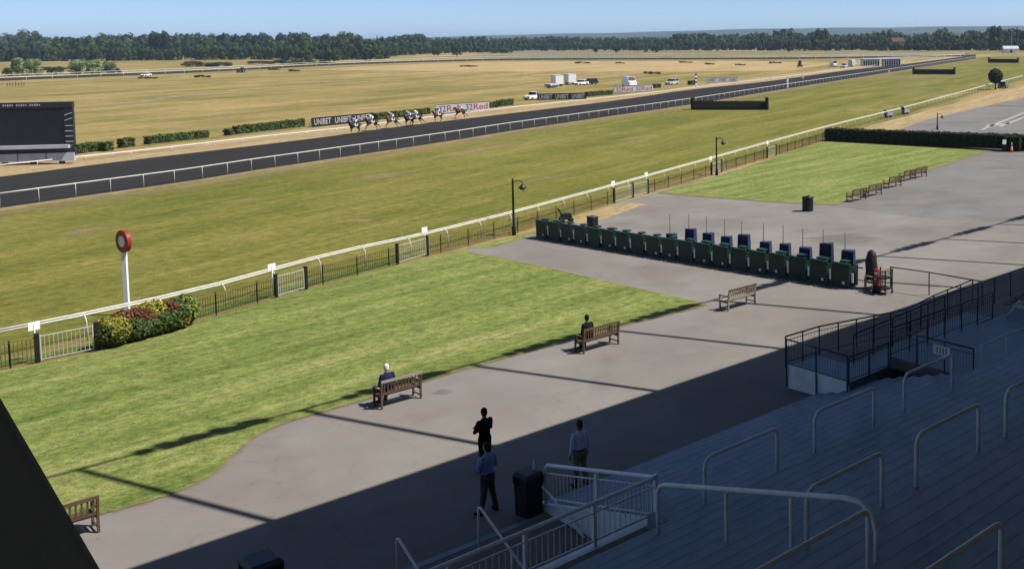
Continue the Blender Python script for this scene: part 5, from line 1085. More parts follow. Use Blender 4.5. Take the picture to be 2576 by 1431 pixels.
# ------------------------------------------------------------------ big screen
sa, sb = at(-170, 421), at(192, 411); sh_ = heading(sa, sb); W_ = (sb - sa).length; zt = ztop(sb, 256) - sb.z
scn = thing('big_screen', 'large dark outdoor video screen on a pale trailer at left edge', 'screen', sa, sh_)
k = zt
mb = MB(); mb.box((W_ / 2 - 0.35, 0.0, k * 0.62), (W_ - 1.0, 0.30, k * 0.62)); obj('display', mb, 'screen', scn)
mb = MB(); mb.box((W_ / 2, 0.05, k * 0.955), (W_, 0.55, k * 0.09)); obj('header', mb, 'screenframe', scn)
mb = MB()
for i in range(26):
    x = W_ - 3.2 - i * 0.22
    if i % 6 == 5: continue
    mb.box((x, -0.235, k * 0.958), (0.13, 0.01, 0.16 + 0.05 * (i % 3)))
obj('header_print', mb, 'greyskirt', scn)
mb = MB(); mb.box((W_ - 0.45, 0.02, k * 0.61), (0.9, 0.40, k * 0.60)); obj('end_column', mb, 'screenframe', scn)
for i in range(6):
    mb = MB(); z = k * (0.36 + 0.085 * i); mb.bar((W_ - 0.82, -0.2, z), (W_ - 0.1, -0.2, z + (0.25 if i > 3 else 0.0)), 0.05, 0.09); obj('truss_bar', mb, 'greyskirt', scn)
mb = MB(); mb.box((W_ / 2, -0.15, k * 0.285), (W_ - 0.9, 0.9, k * 0.055)); obj('shelf', mb, 'greyskirt', scn)
mb = MB(); mb.box((W_ / 2, 0.15, k * 0.20), (W_, 0.5, k * 0.12)); obj('chassis', mb, 'screenframe', scn)
for i in range(5):
    mb = MB(); x0 = W_ * i / 5; mb.box((x0 + W_ / 10, -0.05, k * 0.115), (W_ / 5 - 0.12, 0.5, k * 0.13)); obj('skirt_panel', mb, 'greyskirt', scn)
for i in range(5):
    mb = MB(); mb.box((W_ * (i + 0.5) / 5, 0.0, k * 0.025), (0.35, 0.6, k * 0.05)); obj('jack_foot', mb, 'black', scn)

# ------------------------------------------------------------------ advertising boards
def text_mesh(body, size, m, x, z, y, parent, wfit, ext=0.004, bold=0.012):
    c = bpy.data.curves.new('lettering', 'FONT'); c.body = body; c.size = size; c.align_x = 'CENTER'; c.align_y = 'CENTER'; c.extrude = ext; c.offset = bold
    t = bpy.data.objects.new('lettering_src', c); COL.objects.link(t); bpy.context.view_layer.update()
    me = bpy.data.meshes.new_from_object(t.evaluated_get(bpy.context.evaluated_depsgraph_get())); bpy.data.objects.remove(t); me.materials.clear(); me.materials.append(M[m])
    xs = [q.co.x for q in me.vertices]; o = bpy.data.objects.new('lettering', me); COL.objects.link(o); o.parent = parent; o.location = (x, y, z); o.rotation_euler = (math.pi / 2, 0, 0); o.scale = (wfit / (max(xs) - min(xs)), 1, 1); return o
def board(u0, v0, u1, v1, vt, lab, m, words_, tm, frame='black'):
    a, b = at(u0, v0), at(u1, v1); h = ztop(a, vt) - a.z; L = (b - a).length; o = thing('advertising_board', lab, 'board', a, heading(a, b))
    mb = MB(); mb.box((L / 2, 0, h / 2 + 0.05), (L, 0.06, h - 0.1)); obj('panel', mb, m, o)
    mb = MB(); mb.box((L / 2, 0, h + 0.02), (L + 0.1, 0.1, 0.06)); mb.box((L / 2, 0, 0.07), (L + 0.1, 0.1, 0.05)); obj('frame', mb, frame, o)
    for x in [L * i / 6 for i in range(7)]:
        mb = MB(); mb.bar((x, 0.06, 0), (x, 0.06, h), 0.06, 0.06); mb.bar((x, 0.06, h * 0.8), (x, 0.8, 0.0), 0.04, 0.04); obj('brace', mb, 'black', o)
    n = len(words_)
    for i, wd in enumerate(words_):
        cx = L * (i + 0.5) / n
        for part_, dx, fw_, mm in wd: text_mesh(part_, h * 0.95, mm, cx + dx * L / n, h * 0.50, -0.036, o, L / n * fw_)
UN = lambda: [('UNIBET', 0, 0.80, 'adwhite')]; RD = lambda: [('32', -0.28, 0.26, 'addark'), ('Red', 0.16, 0.54, 'adred')]
board(785, 320, 937, 305, 298, 'black board with white lettering beside the leading horses', 'adblack', [UN(), UN(), UN()], 'adwhite')
board(1097, 288, 1231, 278, 265, 'white board with red lettering behind the last racehorses', 'adwhite', [RD(), RD()], 'adred')
board(1352, 253, 1475, 250, 237, 'far black board with white lettering by the white pickup', 'adblack', [UN(), UN(), UN()], 'adwhite')
board(1545, 235, 1643, 230, 219, 'far white board with red lettering below the white van', 'adwhite', [RD(), RD()], 'adred')
board(1777, 209, 1858, 206.5, 197, 'farthest pale board with grey lettering along the infield rail', 'adwhite', [[('UNIBET', 0, 0.80, 'addark')]] * 3, 'addark')

# ------------------------------------------------------------------ vehicles
def wheel(parent, x, y, r):
    mb = MB(); n = 16; vs = [(x + r * math.cos(2 * math.pi * j / n), y + d, r + r * math.sin(2 * math.pi * j / n)) for d in (-0.1, 0.1) for j in range(n)]
    mb.add(vs, [tuple(range(n)), tuple(range(n, 2 * n))[::-1]] + [(j, n + j, n + (j + 1) % n, (j + 1) % n) for j in range(n)]); w_ = obj('tyre', mb, 'tyre', parent)
    mb = MB(); q = r * 0.6; vs = [(x + q * math.cos(2 * math.pi * j / n), y + d, r + q * math.sin(2 * math.pi * j / n)) for d in (-0.115, 0.115) for j in range(n)]
    mb.add(vs, [tuple(range(n)), tuple(range(n, 2 * n))[::-1]] + [(j, n + j, n + (j + 1) % n, (j + 1) % n) for j in range(n)]); obj('rim', mb, 'rim', w_)
def extr(mb, prof, w0, w1=None, zsplit=None, mi=0):
    """side profile [(x,z)] extruded across y; narrower above zsplit"""
    k = len(prof); vs = []
    for s in (-1, 1):
        for x, z in prof:
            w_ = w0 if (zsplit is None or z <= zsplit) else w1
            vs.append((x, s * w_ / 2, z))
    mb.add(vs, [tuple(range(k)), tuple(range(k, 2 * k))[::-1]] + [(i, k + i, k + (i + 1) % k, (i + 1) % k) for i in range(k)], mi)
def car(p, rz, paint, lab, kind='hatch', L=4.3, H=1.5, Wd=1.8):
    o = thing({'hatch': 'car', 'suv': 'car', 'pickup': 'pickup_truck', 'van': 'van'}[kind], lab, {'hatch': 'car', 'suv': 'car', 'pickup': 'pickup', 'van': 'van'}[kind], p, rz)
    a = L / 2; belt = H * 0.60
    mb = MB()
    if kind == 'van': prof = [(-a, 0.35), (-a, H * 0.97), (-a + 0.2, H), (a - 1.5, H), (a - 0.75, belt), (a - 0.08, belt * 0.85), (a, 0.5), (a - 0.05, 0.32)]
    else: prof = [(-a, 0.45), (-a + 0.03, belt * 0.96), (-a + 0.2, belt), (a - 1.2, belt), (a - 0.15, belt * 0.82), (a, 0.55), (a - 0.05, 0.32), (-a + 0.1, 0.32)]
    extr(mb, prof, Wd, Wd * 0.86, belt + 0.01); obj('body', mb, paint, o)
    if kind != 'van':
        c0, c1, c2, c3 = {'hatch': (-a + 0.12, -a + 0.55, 0.35, a - 1.15), 'suv': (-a + 0.06, -a + 0.3, 0.4, a - 1.1), 'pickup': (-0.35, -0.2, 0.75, a - 1.35)}[kind]
        mb = MB(); extr(mb, [(c0, belt - 0.02), (c1, H - 0.05), (c2, H - 0.05), (c3, belt - 0.02)], Wd * 0.93, Wd * 0.76, belt + 0.02); obj('window', mb, 'glass', o)
        mb = MB(); extr(mb, [(c1 - 0.05, H - 0.07), (c1 + 0.05, H), (c2 - 0.1, H), (c2 + 0.06, H - 0.07)], Wd * 0.79); obj('roof', mb, paint, o)
        for x in (c1 + (c2 - c1) * 0.5,):
            for s in (-1, 1): mb = MB(); mb.bar((x, s * Wd * 0.468, belt), (x - 0.02, s * Wd * 0.392, H - 0.05), 0.09, 0.05); obj('pillar', mb, paint, o)
        if kind == 'pickup': mb = MB(); mb.box((-a + 0.95, 0, belt + 0.02), (1.7, Wd * 0.8, 0.05)); obj('load_bed', mb, 'black', o)
    else:
        mb = MB(); mb.prism([(a - 1.46, -Wd * 0.40, H - 0.06), (a - 0.78, -Wd * 0.46, belt + 0.04), (a - 0.78, Wd * 0.46, belt + 0.04), (a - 1.46, Wd * 0.40, H - 0.06)], (0.05, 0, 0.05)); obj('windscreen', mb, 'glass', o)
        for s in (-1, 1): mb = MB(); mb.box((a - 1.75, s * Wd * 0.436, H * 0.78), (0.8, 0.04, H * 0.22)); obj('window', mb, 'glass', o)
    r = 0.33
    for x in (-a + 0.78, a - 0.85):
        for s in (-1, 1): wheel(o, x, s * (Wd / 2 - 0.09), r)
    for s in (-1, 1):
        mb = MB(); mb.box((a - 0.05, s * Wd * 0.36, belt * 0.74), (0.12, 0.34, 0.15)); obj('headlight', mb, 'lens', o)
        mb = MB(); mb.box((-a + 0.02, s * Wd * 0.42, belt * 0.8), (0.08, 0.2, 0.3)); obj('tail_light', mb, 'redlens', o)
    for x_ in (a - 0.02, -a + 0.02): mb = MB(); mb.box((x_, 0, 0.43), (0.12, Wd * 0.96, 0.18)); obj('bumper', mb, 'black', o)
    return o
def trailer(p, rz, lab, L, H, Wd, m='carwhite', name='horse_trailer', cat='trailer'):
    o = thing(name, lab, cat, p, rz); mb = MB(); mb.box((0, 0, 0.6 + (H - 0.6) / 2), (L, Wd, H - 0.6)); obj('body', mb, m, o)
    mb = MB(); mb.box((0, 0, H + 0.02), (L * 1.01, Wd * 1.01, 0.06)); obj('roof', mb, 'greyskirt', o)
    for i in range(3): mb = MB(); mb.box((-L * 0.33 + L * 0.33 * i, -Wd / 2 - 0.012, H * 0.72), (L * 0.2, 0.03, 0.4)); obj('window', mb, 'glass', o)
    for i in range(4): mb = MB(); mb.box((-L * 0.42 + L * 0.28 * i, -Wd / 2 - 0.012, H * 0.42), (0.05, 0.03, H * 0.4)); obj('panel_seam', mb, 'greyskirt', o)
    mb = MB(); mb.box((0, 0, 0.5), (L * 0.96, Wd * 0.7, 0.2)); obj('chassis', mb, 'black', o)
    for x in (-0.5, 0.5):
        for s in (-1, 1): wheel(o, x, s * (Wd / 2 - 0.1), 0.36)
    mb = MB(); mb.bar((L / 2, 0, 0.5), (L / 2 + 1.1, 0, 0.5), 0.12, 0.1); obj('tow_bar', mb, 'black', o)
tr_l = hz; tr_r = hz + math.pi
car(at(1345, 251), tr_l - 0.15, 'carwhite', 'white pickup truck parked at the end of the far black board', 'pickup', 5.0, 1.75, 1.85)
trailer(at(1402, 217), tr_r + 0.9, 'white boxy trailer, left one of the two on the infield', 4.2, 2.9, 2.2)
trailer(at(1434, 213), tr_r + 0.9, 'white boxy trailer, right one beside the white car', 4.2, 2.9, 2.2)
car(at(1462, 214.5), tr_l - 0.2, 'carwhite', 'white car parked between the white trailers and black car', 'hatch')
car(at(1484, 213), tr_l - 0.3, 'carblack', 'black estate car parked right of the white trailers', 'suv', 4.6, 1.7)
trailer(at(1388, 221), tr_l, 'low flat trailer in front of the white boxy trailers', 4.0, 1.0, 1.8, 'greyskirt', 'flat_trailer')
car(at(1583, 219), tr_l + 0.9, 'carwhite', 'white van standing behind the far red lettered board', 'van', 5.6, 2.7, 2.1)
car(at(1690, 213.5), tr_l - 0.1, 'carsilver', 'pale green car parked right of the far red lettered board', 'suv', 4.4, 1.65)
car(at(2098, 169), tr_l + 0.6, 'carwhite', 'white van beside the distant sand track', 'van', 5.2, 2.5)
car(at(2124, 171), tr_l, 'carteal', 'low pale pickup just left of the distant starting stalls', 'pickup', 5.0, 1.75)
car(at(2144, 168), tr_r, 'carteal', 'pale teal van left of the distant starting stalls', 'van', 5.6, 2.8)
car(at(2524, 222), tr_r, 'carnavy', 'dark blue car parked beside the round clipped tree', 'suv', 4.5, 1.6)
car(at(367, 192.5), tr_l + 0.3, 'carwhite', 'white car far off beside the back straight', 'hatch')
# tractor on the far infield
p = at(2012, 170); o = thing('tractor', 'dark tractor with implement on the distant infield', 'tractor', p, tr_l + 0.3)
mb = MB(); mb.box((0.9, 0, 1.2), (1.9, 0.9, 0.8), taper=0.9); obj('bonnet', mb, 'lampgreen', o); mb = MB(); mb.box((-0.6, 0, 2.0), (1.3, 1.3, 1.2), taper=0.85); obj('cab', mb, 'glass', o); mb = MB(); mb.box((-0.6, 0, 2.65), (1.3, 1.3, 0.1)); obj('cab_roof', mb, 'black', o)
for x, r_ in ((-0.8, 0.85), (1.5, 0.55)):
    for s in (-1, 1): wheel(o, x, s * 0.8, r_)
mb = MB(); mb.bar((-1.6, 0, 0.6), (-4.6, 0.4, 0.6), 1.6, 0.5); obj('harrow', mb, 'black', o)
p = at(607, 183.5); o = thing('tractor', 'small dark tractor by the back straight at left', 'tractor', p, tr_l)
mb = MB(); mb.box((0.7, 0, 1.0), (1.6, 0.8, 0.7)); obj('bonnet', mb, 'black', o); mb = MB(); mb.box((-0.5, 0, 1.6), (1.1, 1.1, 1.1), taper=0.85); obj('cab', mb, 'glass', o)
for x, r_ in ((-0.6, 0.7), (1.2, 0.45)):
    for s in (-1, 1): wheel(o, x, s * 0.7, r_)
# starting stalls at the far end of the track
a, b = at(2168, 168), at(2262, 166); o = thing('starting_stalls', 'long white starting stalls gantry across the distant sand track', 'starting stalls', a, heading(a, b)); L = (b - a).length; h = ztop(a, 149) - a.z
mb = MB(); mb.box((L / 2, 0, h), (L, 2.4, 0.25)); obj('roof', mb, 'carwhite', o)
n = 16
for i in range(n + 1):
    if i == 8: continue
    mb = MB(); mb.box((L * i / n, 0, h / 2), (0.18, 2.2, h)); obj('partition', mb, 'greyskirt', o)
for i in range(n):
    if i in (7, 8): continue
    mb = MB(); mb.box((L * (i + 0.5) / n, -0.9, h * 0.42), (L / n * 0.8, 0.1, h * 0.45)); obj('gate_leaf', mb, 'green' if i % 2 else 'black', o)
# striped marker posts and small bits on the course
for (u, v, vt, lab, m2) in ((1751, 214, 186, 'blue and white striped distance marker on the infield', 'silkblue'), (1981, 221, 196, 'pale blue striped distance marker beside the sand track rail', 'carteal')):
    p = at(u, v); h = ztop(p, vt) - p.z; o = thing('distance_marker', lab, 'marker', p, 0.3)
    for i in range(6): mb = MB(); mb.box((0, 0, h * (i + 0.5) / 6), (0.42, 0.42, h / 6)); obj('band', mb, m2 if i % 2 else 'postwhite', o)
for (u, v, h, lab) in ((2020, 204, 1.3, 'small white marker post left of the distant striped marker'), (2237, 189, 1.5, 'white marker post on the turf beside the distant rail')):
    o = thing('marker_post', lab, 'marker', at(u, v), 0); mb = MB(); mb.box((0, 0, h * 0.3), (0.12, 0.12, h * 0.6)); obj('stake', mb, 'white', o); mb = MB(); mb.box((0, 0, h * 0.78), (0.55, 0.2, h * 0.45)); obj('plate', mb, 'postwhite', o)
# low dark hurdles and scrub lying about the far infield
SCRUB = ((372, 198, 40, 4), (510, 195, 36, 4), (1180, 168, 42, 3.5), (740, 180, 28, 4), (1465, 160, 36, 4), (1725, 158, 30, 3), (1785, 163, 24, 5), (1862, 165, 24, 5), (1950, 160, 30, 3), (1640, 186.5, 40, 2.5), (690, 176, 26, 3), (1560, 160, 20, 3))
# small dark hurdle frames left
for (u, v, lab) in ((40, 218, 'row of thin dark stakes on the dry grass at far left'), (1190, 133, 'dark shed-like hide on the far meadow edge')):
    p = at(u, v); o = thing('stake_row', lab, 'stakes', p, 0.1)
    for i in range(7): mb = MB(); mb.bar((-2.5 + 0.8 * i, 0, 0), (-2.5 + 0.8 * i + 0.1, 0, 1.2 + 0.3 * (i % 2)), 0.1, 0.1); obj('stake', mb, 'bark', o)
    mb = MB(); mb.bar((-2.5, 0, 0.5), (2.5, 0, 0.5), 0.06, 0.08); obj('cross_bar', mb, 'bark', o)
p = at(2541, 134); o = thing('pavilion', 'small white pavilion with pitched roof under the far trees', 'building', p, 0); 
mb = MB(); mb.box((0, 0, 1.4), (9, 5, 2.8)); obj('wall', mb, 'carwhite', o); mb = MB(); mb.prism([(-5, -3, 2.8), (-5, 3, 2.8), (-5, 0, 4.6)], (10, 0, 0)); obj('roof', mb, 'greyskirt', o); mb = MB(); mb.box((0, -2.52, 1.1), (1.2, 0.06, 2.0)); obj('door', mb, 'glass', o)
mb = MB(); mb.tube([(1.0, 0, 4), (1.0, 0, 16)], [0.2, 0.1], 6); obj('mast', mb, 'steel', o)
p = at(2262, 127); o = thing('house', 'pink rendered house half hidden among the far trees', 'house', p + Vector((0, 10, 0)), 0.2)
mb = MB(); mb.box((0, 0, 3.5), (10, 8, 7)); obj('wall', mb, 'brickhouse', o); mb = MB(); mb.prism([(-5.4, -4.5, 7), (-5.4, 4.5, 7), (-5.4, 0, 10)], (10.8, 0, 0)); obj('roof', mb, 'tile', o)
for x in (-3, 0, 3):
    for z in (2, 5): mb = MB(); mb.box((x, -4.02, z), (1.2, 0.08, 1.3)); obj('window', mb, 'glass', o)
# motorbikes / machinery parked by the rail beyond the hedge
for (u, v, lab) in ((2235, 296, 'grey machine parked by the rail beyond the hedge, left one'), (2278, 288, 'grey machine parked by the rail beyond the hedge, right one')):
    o = thing('machine', lab, 'machine', at(u, v), 0.8, 'machines parked by the rail'); mb = MB(); mb.box((0, 0, 0.6), (1.6, 0.7, 0.5), taper=0.8); obj('body', mb, 'steel', o); mb = MB(); mb.bar((-0.7, 0, 0.8), (-0.9, 0, 1.25), 0.6, 0.06); obj('handle', mb, 'black', o)
    for x in (-0.55, 0.55): wheel(o, x, 0.0, 0.35)
# clutter left: dark vehicles behind the willow
for (u, v, L, lab) in ((215, 187, 9, 'dark farm implement under the pale willow, left'), (262, 186, 8, 'dark farm implement under the pale willow, middle'), (292, 185, 4, 'dark farm implement under the pale willow, right')):
    o = thing('farm_implement', lab, 'implement', at(u, v), 0.15); mb = MB(); mb.box((0, 0, 0.9), (L, 1.6, 0.7)); obj('frame', mb, 'black', o); mb = MB(); mb.box((L * 0.2, 0, 1.6), (L * 0.35, 1.2, 0.9), taper=0.7); obj('hopper', mb, 'black', o)
    for x in (-L * 0.3, L * 0.3):
        for s in (-1, 1): wheel(o, x, s * 0.8, 0.5)

# ------------------------------------------------------------------ trees
def crown_mesh(seed, lobes, leaf, n, shape):
    """unit-height crown (z 0..1, radius about 0.5) of leaf clumps"""
    r = random.Random(seed); bl = []
    for i in range(lobes):
        if shape == 'round': z = r.uniform(0.30, 0.82); q = 0.36 * math.sqrt(max(0.05, 1 - ((z - 0.52) / 0.5) ** 2)); rad = r.uniform(0.13, 0.22)
        elif shape == 'poplar': z = r.uniform(0.12, 0.9); q = 0.06 * (1.1 - z); rad = r.uniform(0.06, 0.11) * (1.25 - z * 0.75)
        elif shape == 'cone': z = r.uniform(0.12, 0.93); q = 0.30 * (1 - z); rad = 0.05 + 0.15 * (1 - z)
        else: z = r.uniform(0.2, 0.75); q = 0.42; rad = r.uniform(0.14, 0.24)
        a = r.uniform(0, 6.283); bl.append((q * math.cos(a), q * math.sin(a), z, rad))
    mb = MB()
    for _ in range(n):
        b = r.choice(bl); d = Vector((r.gauss(0, 1), r.gauss(0, 1), r.gauss(0.2, 1))).normalized(); k = r.uniform(0.72, 1.06)
        p = Vector((b[0], b[1], b[2])) + d * (b[3] * k)
        if p.z < 0.03: continue
        leafcard(mb, p, d, leaf * r.uniform(0.6, 1.4), r, 0.38)
    return mb
def trunk_mesh(seed, top):
    r = random.Random(seed); mb = MB(); mb.tube([(0, 0, -0.02), (0.005, 0.0, 0.12), (0.01, 0.01, top)], [0.035, 0.026, 0.012], 7)
    for i in range(4):
        a = r.uniform(0, 6.28); z = r.uniform(0.18, 0.35); mb.tube([(0, 0, z), (0.16 * math.cos(a), 0.16 * math.sin(a), z + 0.2), (0.26 * math.cos(a), 0.26 * math.sin(a), z + 0.34)], [0.016, 0.01, 0.004], 5)
    return mb
protos = []
for i, (sh, lf, n, m, lob) in enumerate((('round', 0.042, 2600, 'leaf0', 16), ('round', 0.040, 2600, 'leaf1', 20), ('round', 0.042, 2400, 'leaf2', 14), ('wide', 0.046, 2400, 'leaf0', 14), ('poplar', 0.026, 1500, 'leaf1', 22), ('cone', 0.036, 1800, 'leaf1', 30), ('wide', 0.044, 2200, 'leafwillow', 16), ('round', 0.040, 2600, 'leaf2', 22))):
    cm = crown_mesh(i + 3, lob, lf, n, sh); me = cm.mesh('crown'); me.materials.append(M[m]); tm = trunk_mesh(i, 0.7).mesh('trunk'); tm.materials.append(M['bark']); protos.append((me, tm))
def tree(p, h, wd, kind, lab, group, name='tree', low=0.0):
    o = thing(name, lab, 'tree', p, rnd.uniform(0, 6.28), group); 
    c = bpy.data.objects.new('crown', protos[kind][0]); COL.objects.link(c); c.parent = o; c.scale = (wd, wd * rnd.uniform(0.85, 1.15), h * (1 + low)); c.location.z = -h * low
    t = bpy.data.objects.new('trunk', protos[kind][1]); COL.objects.link(t); t.parent = o; t.scale = (h, h, h)
    return o
SKY = [(-60, 90), (0, 88), (9, 86), (24, 94), (48, 73), (102, 75), (112, 95), (132, 93), (180, 85), (258, 85), (303, 79), (333, 79), (345, 88), (372, 84), (392, 82), (402, 75), (414, 84), (468, 82), (570, 80), (644, 82), (690, 86), (743, 79), (812, 88), (875, 79), (926, 90), (974, 92), (1019, 83), (1052, 79), (1073, 92), (1154, 95), (1181, 91), (1288, 95), (1387, 88), (1468, 94), (1600, 92), (1678, 91), (1717, 80), (1768, 80), (1800, 88), (1852, 82), (1870, 88), (1888, 77), (1932, 85), (1956, 70), (1974, 67), (1992, 80), (2037, 79), (2067, 71), (2085, 84), (2130, 86), (2154, 76), (2187, 86), (2232, 72), (2262, 83), (2316, 83), (2364, 68), (2400, 84), (2457, 67), (2480, 82), (2505, 64), (2532, 80), (2559, 58), (2600, 75), (2660, 72), (2700, 80)]
def skyv(u):
    for (a, va), (b, vb) in zip(SKY, SKY[1:]):
        if a <= u <= b: return va + (vb - va) * (u - a) / (b - a)
    return 85
def basev(u):
    B_ = [(-800, 158), (-60, 156), (600, 150), (760, 152), (960, 150), (1010, 140), (1130, 134), (1290, 130), (1340, 127.5), (3600, 127.5)]
    for (a, va), (b, vb) in zip(B_, B_[1:]):
        if a <= u <= b: return va + (vb - va) * (u - a) / (b - a)
    return 128
def belt(u):
    return ('left wood' if u < 650 else 'middle wood' if u < 1290 else 'meadow belt' if u < 1950 else 'right belt')
def place(u):
    marks = [(-80, 'at the left picture edge'), (60, 'above the left willow'), (180, 'above the farm implements'), (330, 'left of the tall crown'), (410, 'right of the tall crown'), (520, 'above the small tractor'), (650, 'above the long hedges'), (790, 'above the leading horses'), (930, 'near the slender poplar pair'), (1050, 'above the middle horses'), (1170, 'above the last horses'), (1290, 'left of the white pickup'), (1390, 'above the white trailers'), (1480, 'behind the left meadow tree'), (1540, 'behind the middle meadow tree'), (1620, 'behind the larger meadow tree'), (1710, 'above the striped marker'), (1830, 'above the nearest birch fence'), (1950, 'above the distant tractor'), (2060, 'above the distant white van'), (2160, 'above the starting stalls'), (2250, 'beside the pink house'), (2330, 'above the middle birch fence'), (2440, 'left of the white pavilion'), (2520, 'beside the white pavilion'), (2576, 'at the right picture edge')]
    return [w_ for a, w_ in marks if a <= u][-1]
small = [crown_mesh(50 + q, 12, 0.075, 620, 'round') for q in range(3)]; wood = MB(); nseen = {}
for row, (dv, frac, stepm) in enumerate(((0, 0.55, 0.72), (-4.5, 0.76, 0.62), (-9, 0.92, 0.62), (-13, 1.0, 0.74))):
    u = -70.0 if row in (0, 3) else -700.0
    while u < (2680 if row in (0, 3) else 3500):
        bv = max(basev(u) + dv * (1.0 if u < 1100 else 0.55), hv(u) + 22); p = at(u, bv + rnd.uniform(-1, 1)); full = ztop(p, skyv(u))
        h = max(5.0, full * frac * rnd.uniform(0.80, 1.10)) if row < 3 else max(6, full * rnd.uniform(0.93, 1.04))
        wd = h * rnd.uniform(0.75, 1.15)
        if row in (1, 2):          # the depth of the woods: one mass
            cm = rnd.choice(small); a = rnd.uniform(0, 6.28); ca, sa = math.cos(a), math.sin(a)
            wood.add([(p.x + (x * ca - y * sa) * wd, p.y + (x * sa + y * ca) * wd, p.z + z * h * 1.3 - h * 0.3) for x, y, z in cm.v], cm.f, rnd.choice((0, 0, 1, 1, 2)))
        else:
            kind = rnd.choice((0, 0, 1, 2, 2, 3, 7, 7)) if row == 0 else rnd.choice((0, 1, 1, 3, 0, 7, 2))
            if row == 3 and rnd.random() < 0.08 and u > 900: kind = 5; wd = h * 0.5
            cn = {0: 'mid green', 1: 'dark green', 2: 'fresh green', 3: 'spreading mid green', 5: 'dark conical', 7: 'rounded fresh green'}[kind]
            tree(p, h, wd, kind, '%s %s tree of the %s, %s' % (cn, 'front' if row == 0 else 'skyline', belt(u), place(u)), 'trees of the ' + belt(u), low=0.42 if row == 0 else 0.15)
        u += max(9, wd * stepm * FPX / p.y)
obj('woodland', wood, ['leaf0', 'leaf1', 'leaf2'], kind='stuff')
# single trees that stand out
for (u, v, vt, wr, kind, lab) in ((68, 190, 136, 1.1, 6, 'pale green willow bush left of the farm implements'), (235, 186, 143, 2.0, 6, 'broad pale green willow above the farm implements'), (30, 192, 170, 1.8, 2, 'low green thicket at the left edge below the wood'), (140, 188, 168, 1.9, 2, 'low green thicket between the two pale willows'),
    (402, 150, 76, 0.62, 1, 'tall dark conical crowned tree rising above the left wood'), (950, 140, 79, 0.3, 4, 'slender poplar on the middle skyline, left of a pair'), (960, 140, 81, 0.3, 4, 'slender poplar on the middle skyline, right of a pair'),
    (1500, 133.5, 119, 0.9, 1, 'small round tree alone on the far meadow, left'), (1555, 133.5, 117, 0.9, 1, 'small round tree alone on the far meadow, middle'), (1648, 133, 113, 0.9, 0, 'larger round tree alone on the far meadow, right'), (1625, 133, 119, 0.8, 2, 'small tree just left of the larger meadow tree'), (1985, 132, 118, 0.8, 1, 'small dark tree at the foot of the right belt'),
    (2558, 127, 57, 0.35, 4, 'tall dark poplar at the right end of the skyline'), (2505, 127, 63, 0.5, 1, 'tall dark narrow tree near the right skyline'), (2364, 127, 67, 0.36, 4, 'slender dark poplar on the right skyline'), (2067, 127, 70, 0.6, 1, 'tall dark tree above the right belt'),
    (1150, 143, 112, 0.9, 2, 'small green tree at the right end of the middle wood'), (1100, 141, 116, 1.0, 0, 'bushy tree at the foot of the middle wood'), (930, 155, 130, 1.1, 1, 'dark round bush in front of the middle wood'), (770, 158, 128, 1.0, 2, 'pale bushy tree in front of the middle wood'), (840, 158, 126, 1.0, 2, 'fresh green bushy tree in front of the middle wood')):
    p = at(u, v); h = ztop(p, vt) - p.z; tree(p, h, h * wr, kind, lab, None, low=0.12)
for i, (u, v, wpx, hp) in enumerate(((485, 168, 55, 14), (550, 168, 60, 13), (660, 163, 70, 10), (730, 162, 80, 12), (800, 160, 60, 9), (330, 152, 60, 14), (370, 152, 40, 22), (90, 178, 70, 10), (160, 178, 60, 9), (1260, 134, 60, 12))):
    p = at(u, v); h = max(1.0, ztop(p, v - hp) - p.z); wd = wpx / FPX * p.y; tree(p, h, wd, (2, 0, 7)[i % 3], 'low spreading scrub clump before the left wood, %s along' % (words[i]), 'scrub clumps before the left wood', 'scrub_clump', low=0.25)
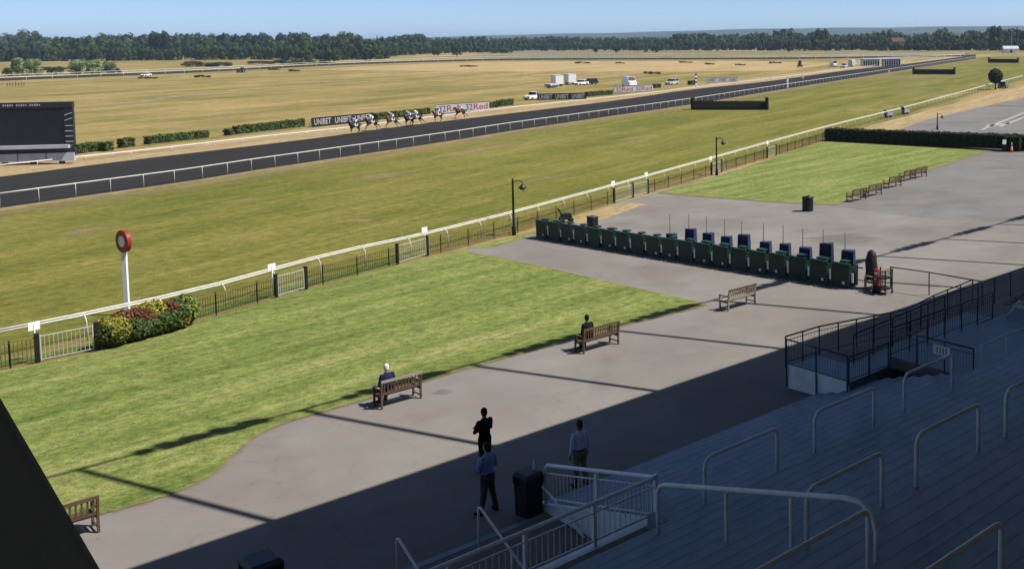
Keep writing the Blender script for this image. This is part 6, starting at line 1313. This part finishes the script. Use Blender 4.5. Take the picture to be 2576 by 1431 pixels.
for i, (u, v, wpx, hp) in enumerate(sorted(SCRUB)):
    for j in range(2):
        p = at(u + (j - 0.5) * wpx * 0.5, v); h = max(0.9, ztop(p, v - hp) - p.z) * (1 - 0.25 * j); wd = wpx * 0.6 / FPX * p.y; tree(p, h, wd, (3, 1)[i % 2], 'low dark scrub on the far infield, %s clump from the left, %s half' % (['first', 'second', 'third', 'fourth', 'fifth', 'sixth', 'seventh', 'eighth', 'ninth', 'tenth', 'eleventh', 'twelfth'][i], ('left', 'right')[j]), 'low scrub on the far infield', 'scrub_clump', low=0.3)
# round clipped tree by the car
p = at(2504, 226); o = thing('topiary_tree', 'round clipped dark tree on a short stem by the rail', 'tree', p, 0); h = ztop(p, 174) - p.z; r_ = 17.5 / FPX * p.y; r = random.Random(4); mb = MB()
for _ in range(1800):
    d = Vector((r.gauss(0, 1), r.gauss(0, 1), r.gauss(0, 1))).normalized(); leafcard(mb, Vector((0, 0, h - r_ * 1.02)) + Vector((d.x * r_, d.y * r_, d.z * r_ * 1.05)) * r.uniform(0.9, 1.03), d, 0.22, r)
obj('crown', mb, 'hedgedark', o); mb = MB(); mb.ell((0, 0, h - r_ * 1.02), (r_ * 0.88, r_ * 0.88, r_ * 0.92), 14, 9); obj('branches', mb, 'core', o, True); mb = MB(); mb.tube([(0, 0, 0), (0, 0, h * 0.5)], [0.16, 0.12], 8); obj('trunk', mb, 'bark', o)

# ------------------------------------------------------------------ haze
hm = bpy.data.materials.new('summer_haze'); hm.use_nodes = True; hn = hm.node_tree.nodes; hn.remove(hn['Principled BSDF'])
pv = hn.new('ShaderNodeVolumePrincipled'); pv.inputs['Density'].default_value = 0.00010; pv.inputs['Color'].default_value = (0.52, 0.72, 1.0, 1); pv.inputs['Anisotropy'].default_value = 0.0
hm.node_tree.links.new(pv.outputs['Volume'], hn['Material Output'].inputs['Volume'])
mb = MB(); mb.box((500, 5700, 30), (13000, 13200, 64)); me = mb.mesh('haze'); me.materials.append(hm); ho = bpy.data.objects.new('haze', me); COL.objects.link(ho); ho['kind'] = 'stuff'
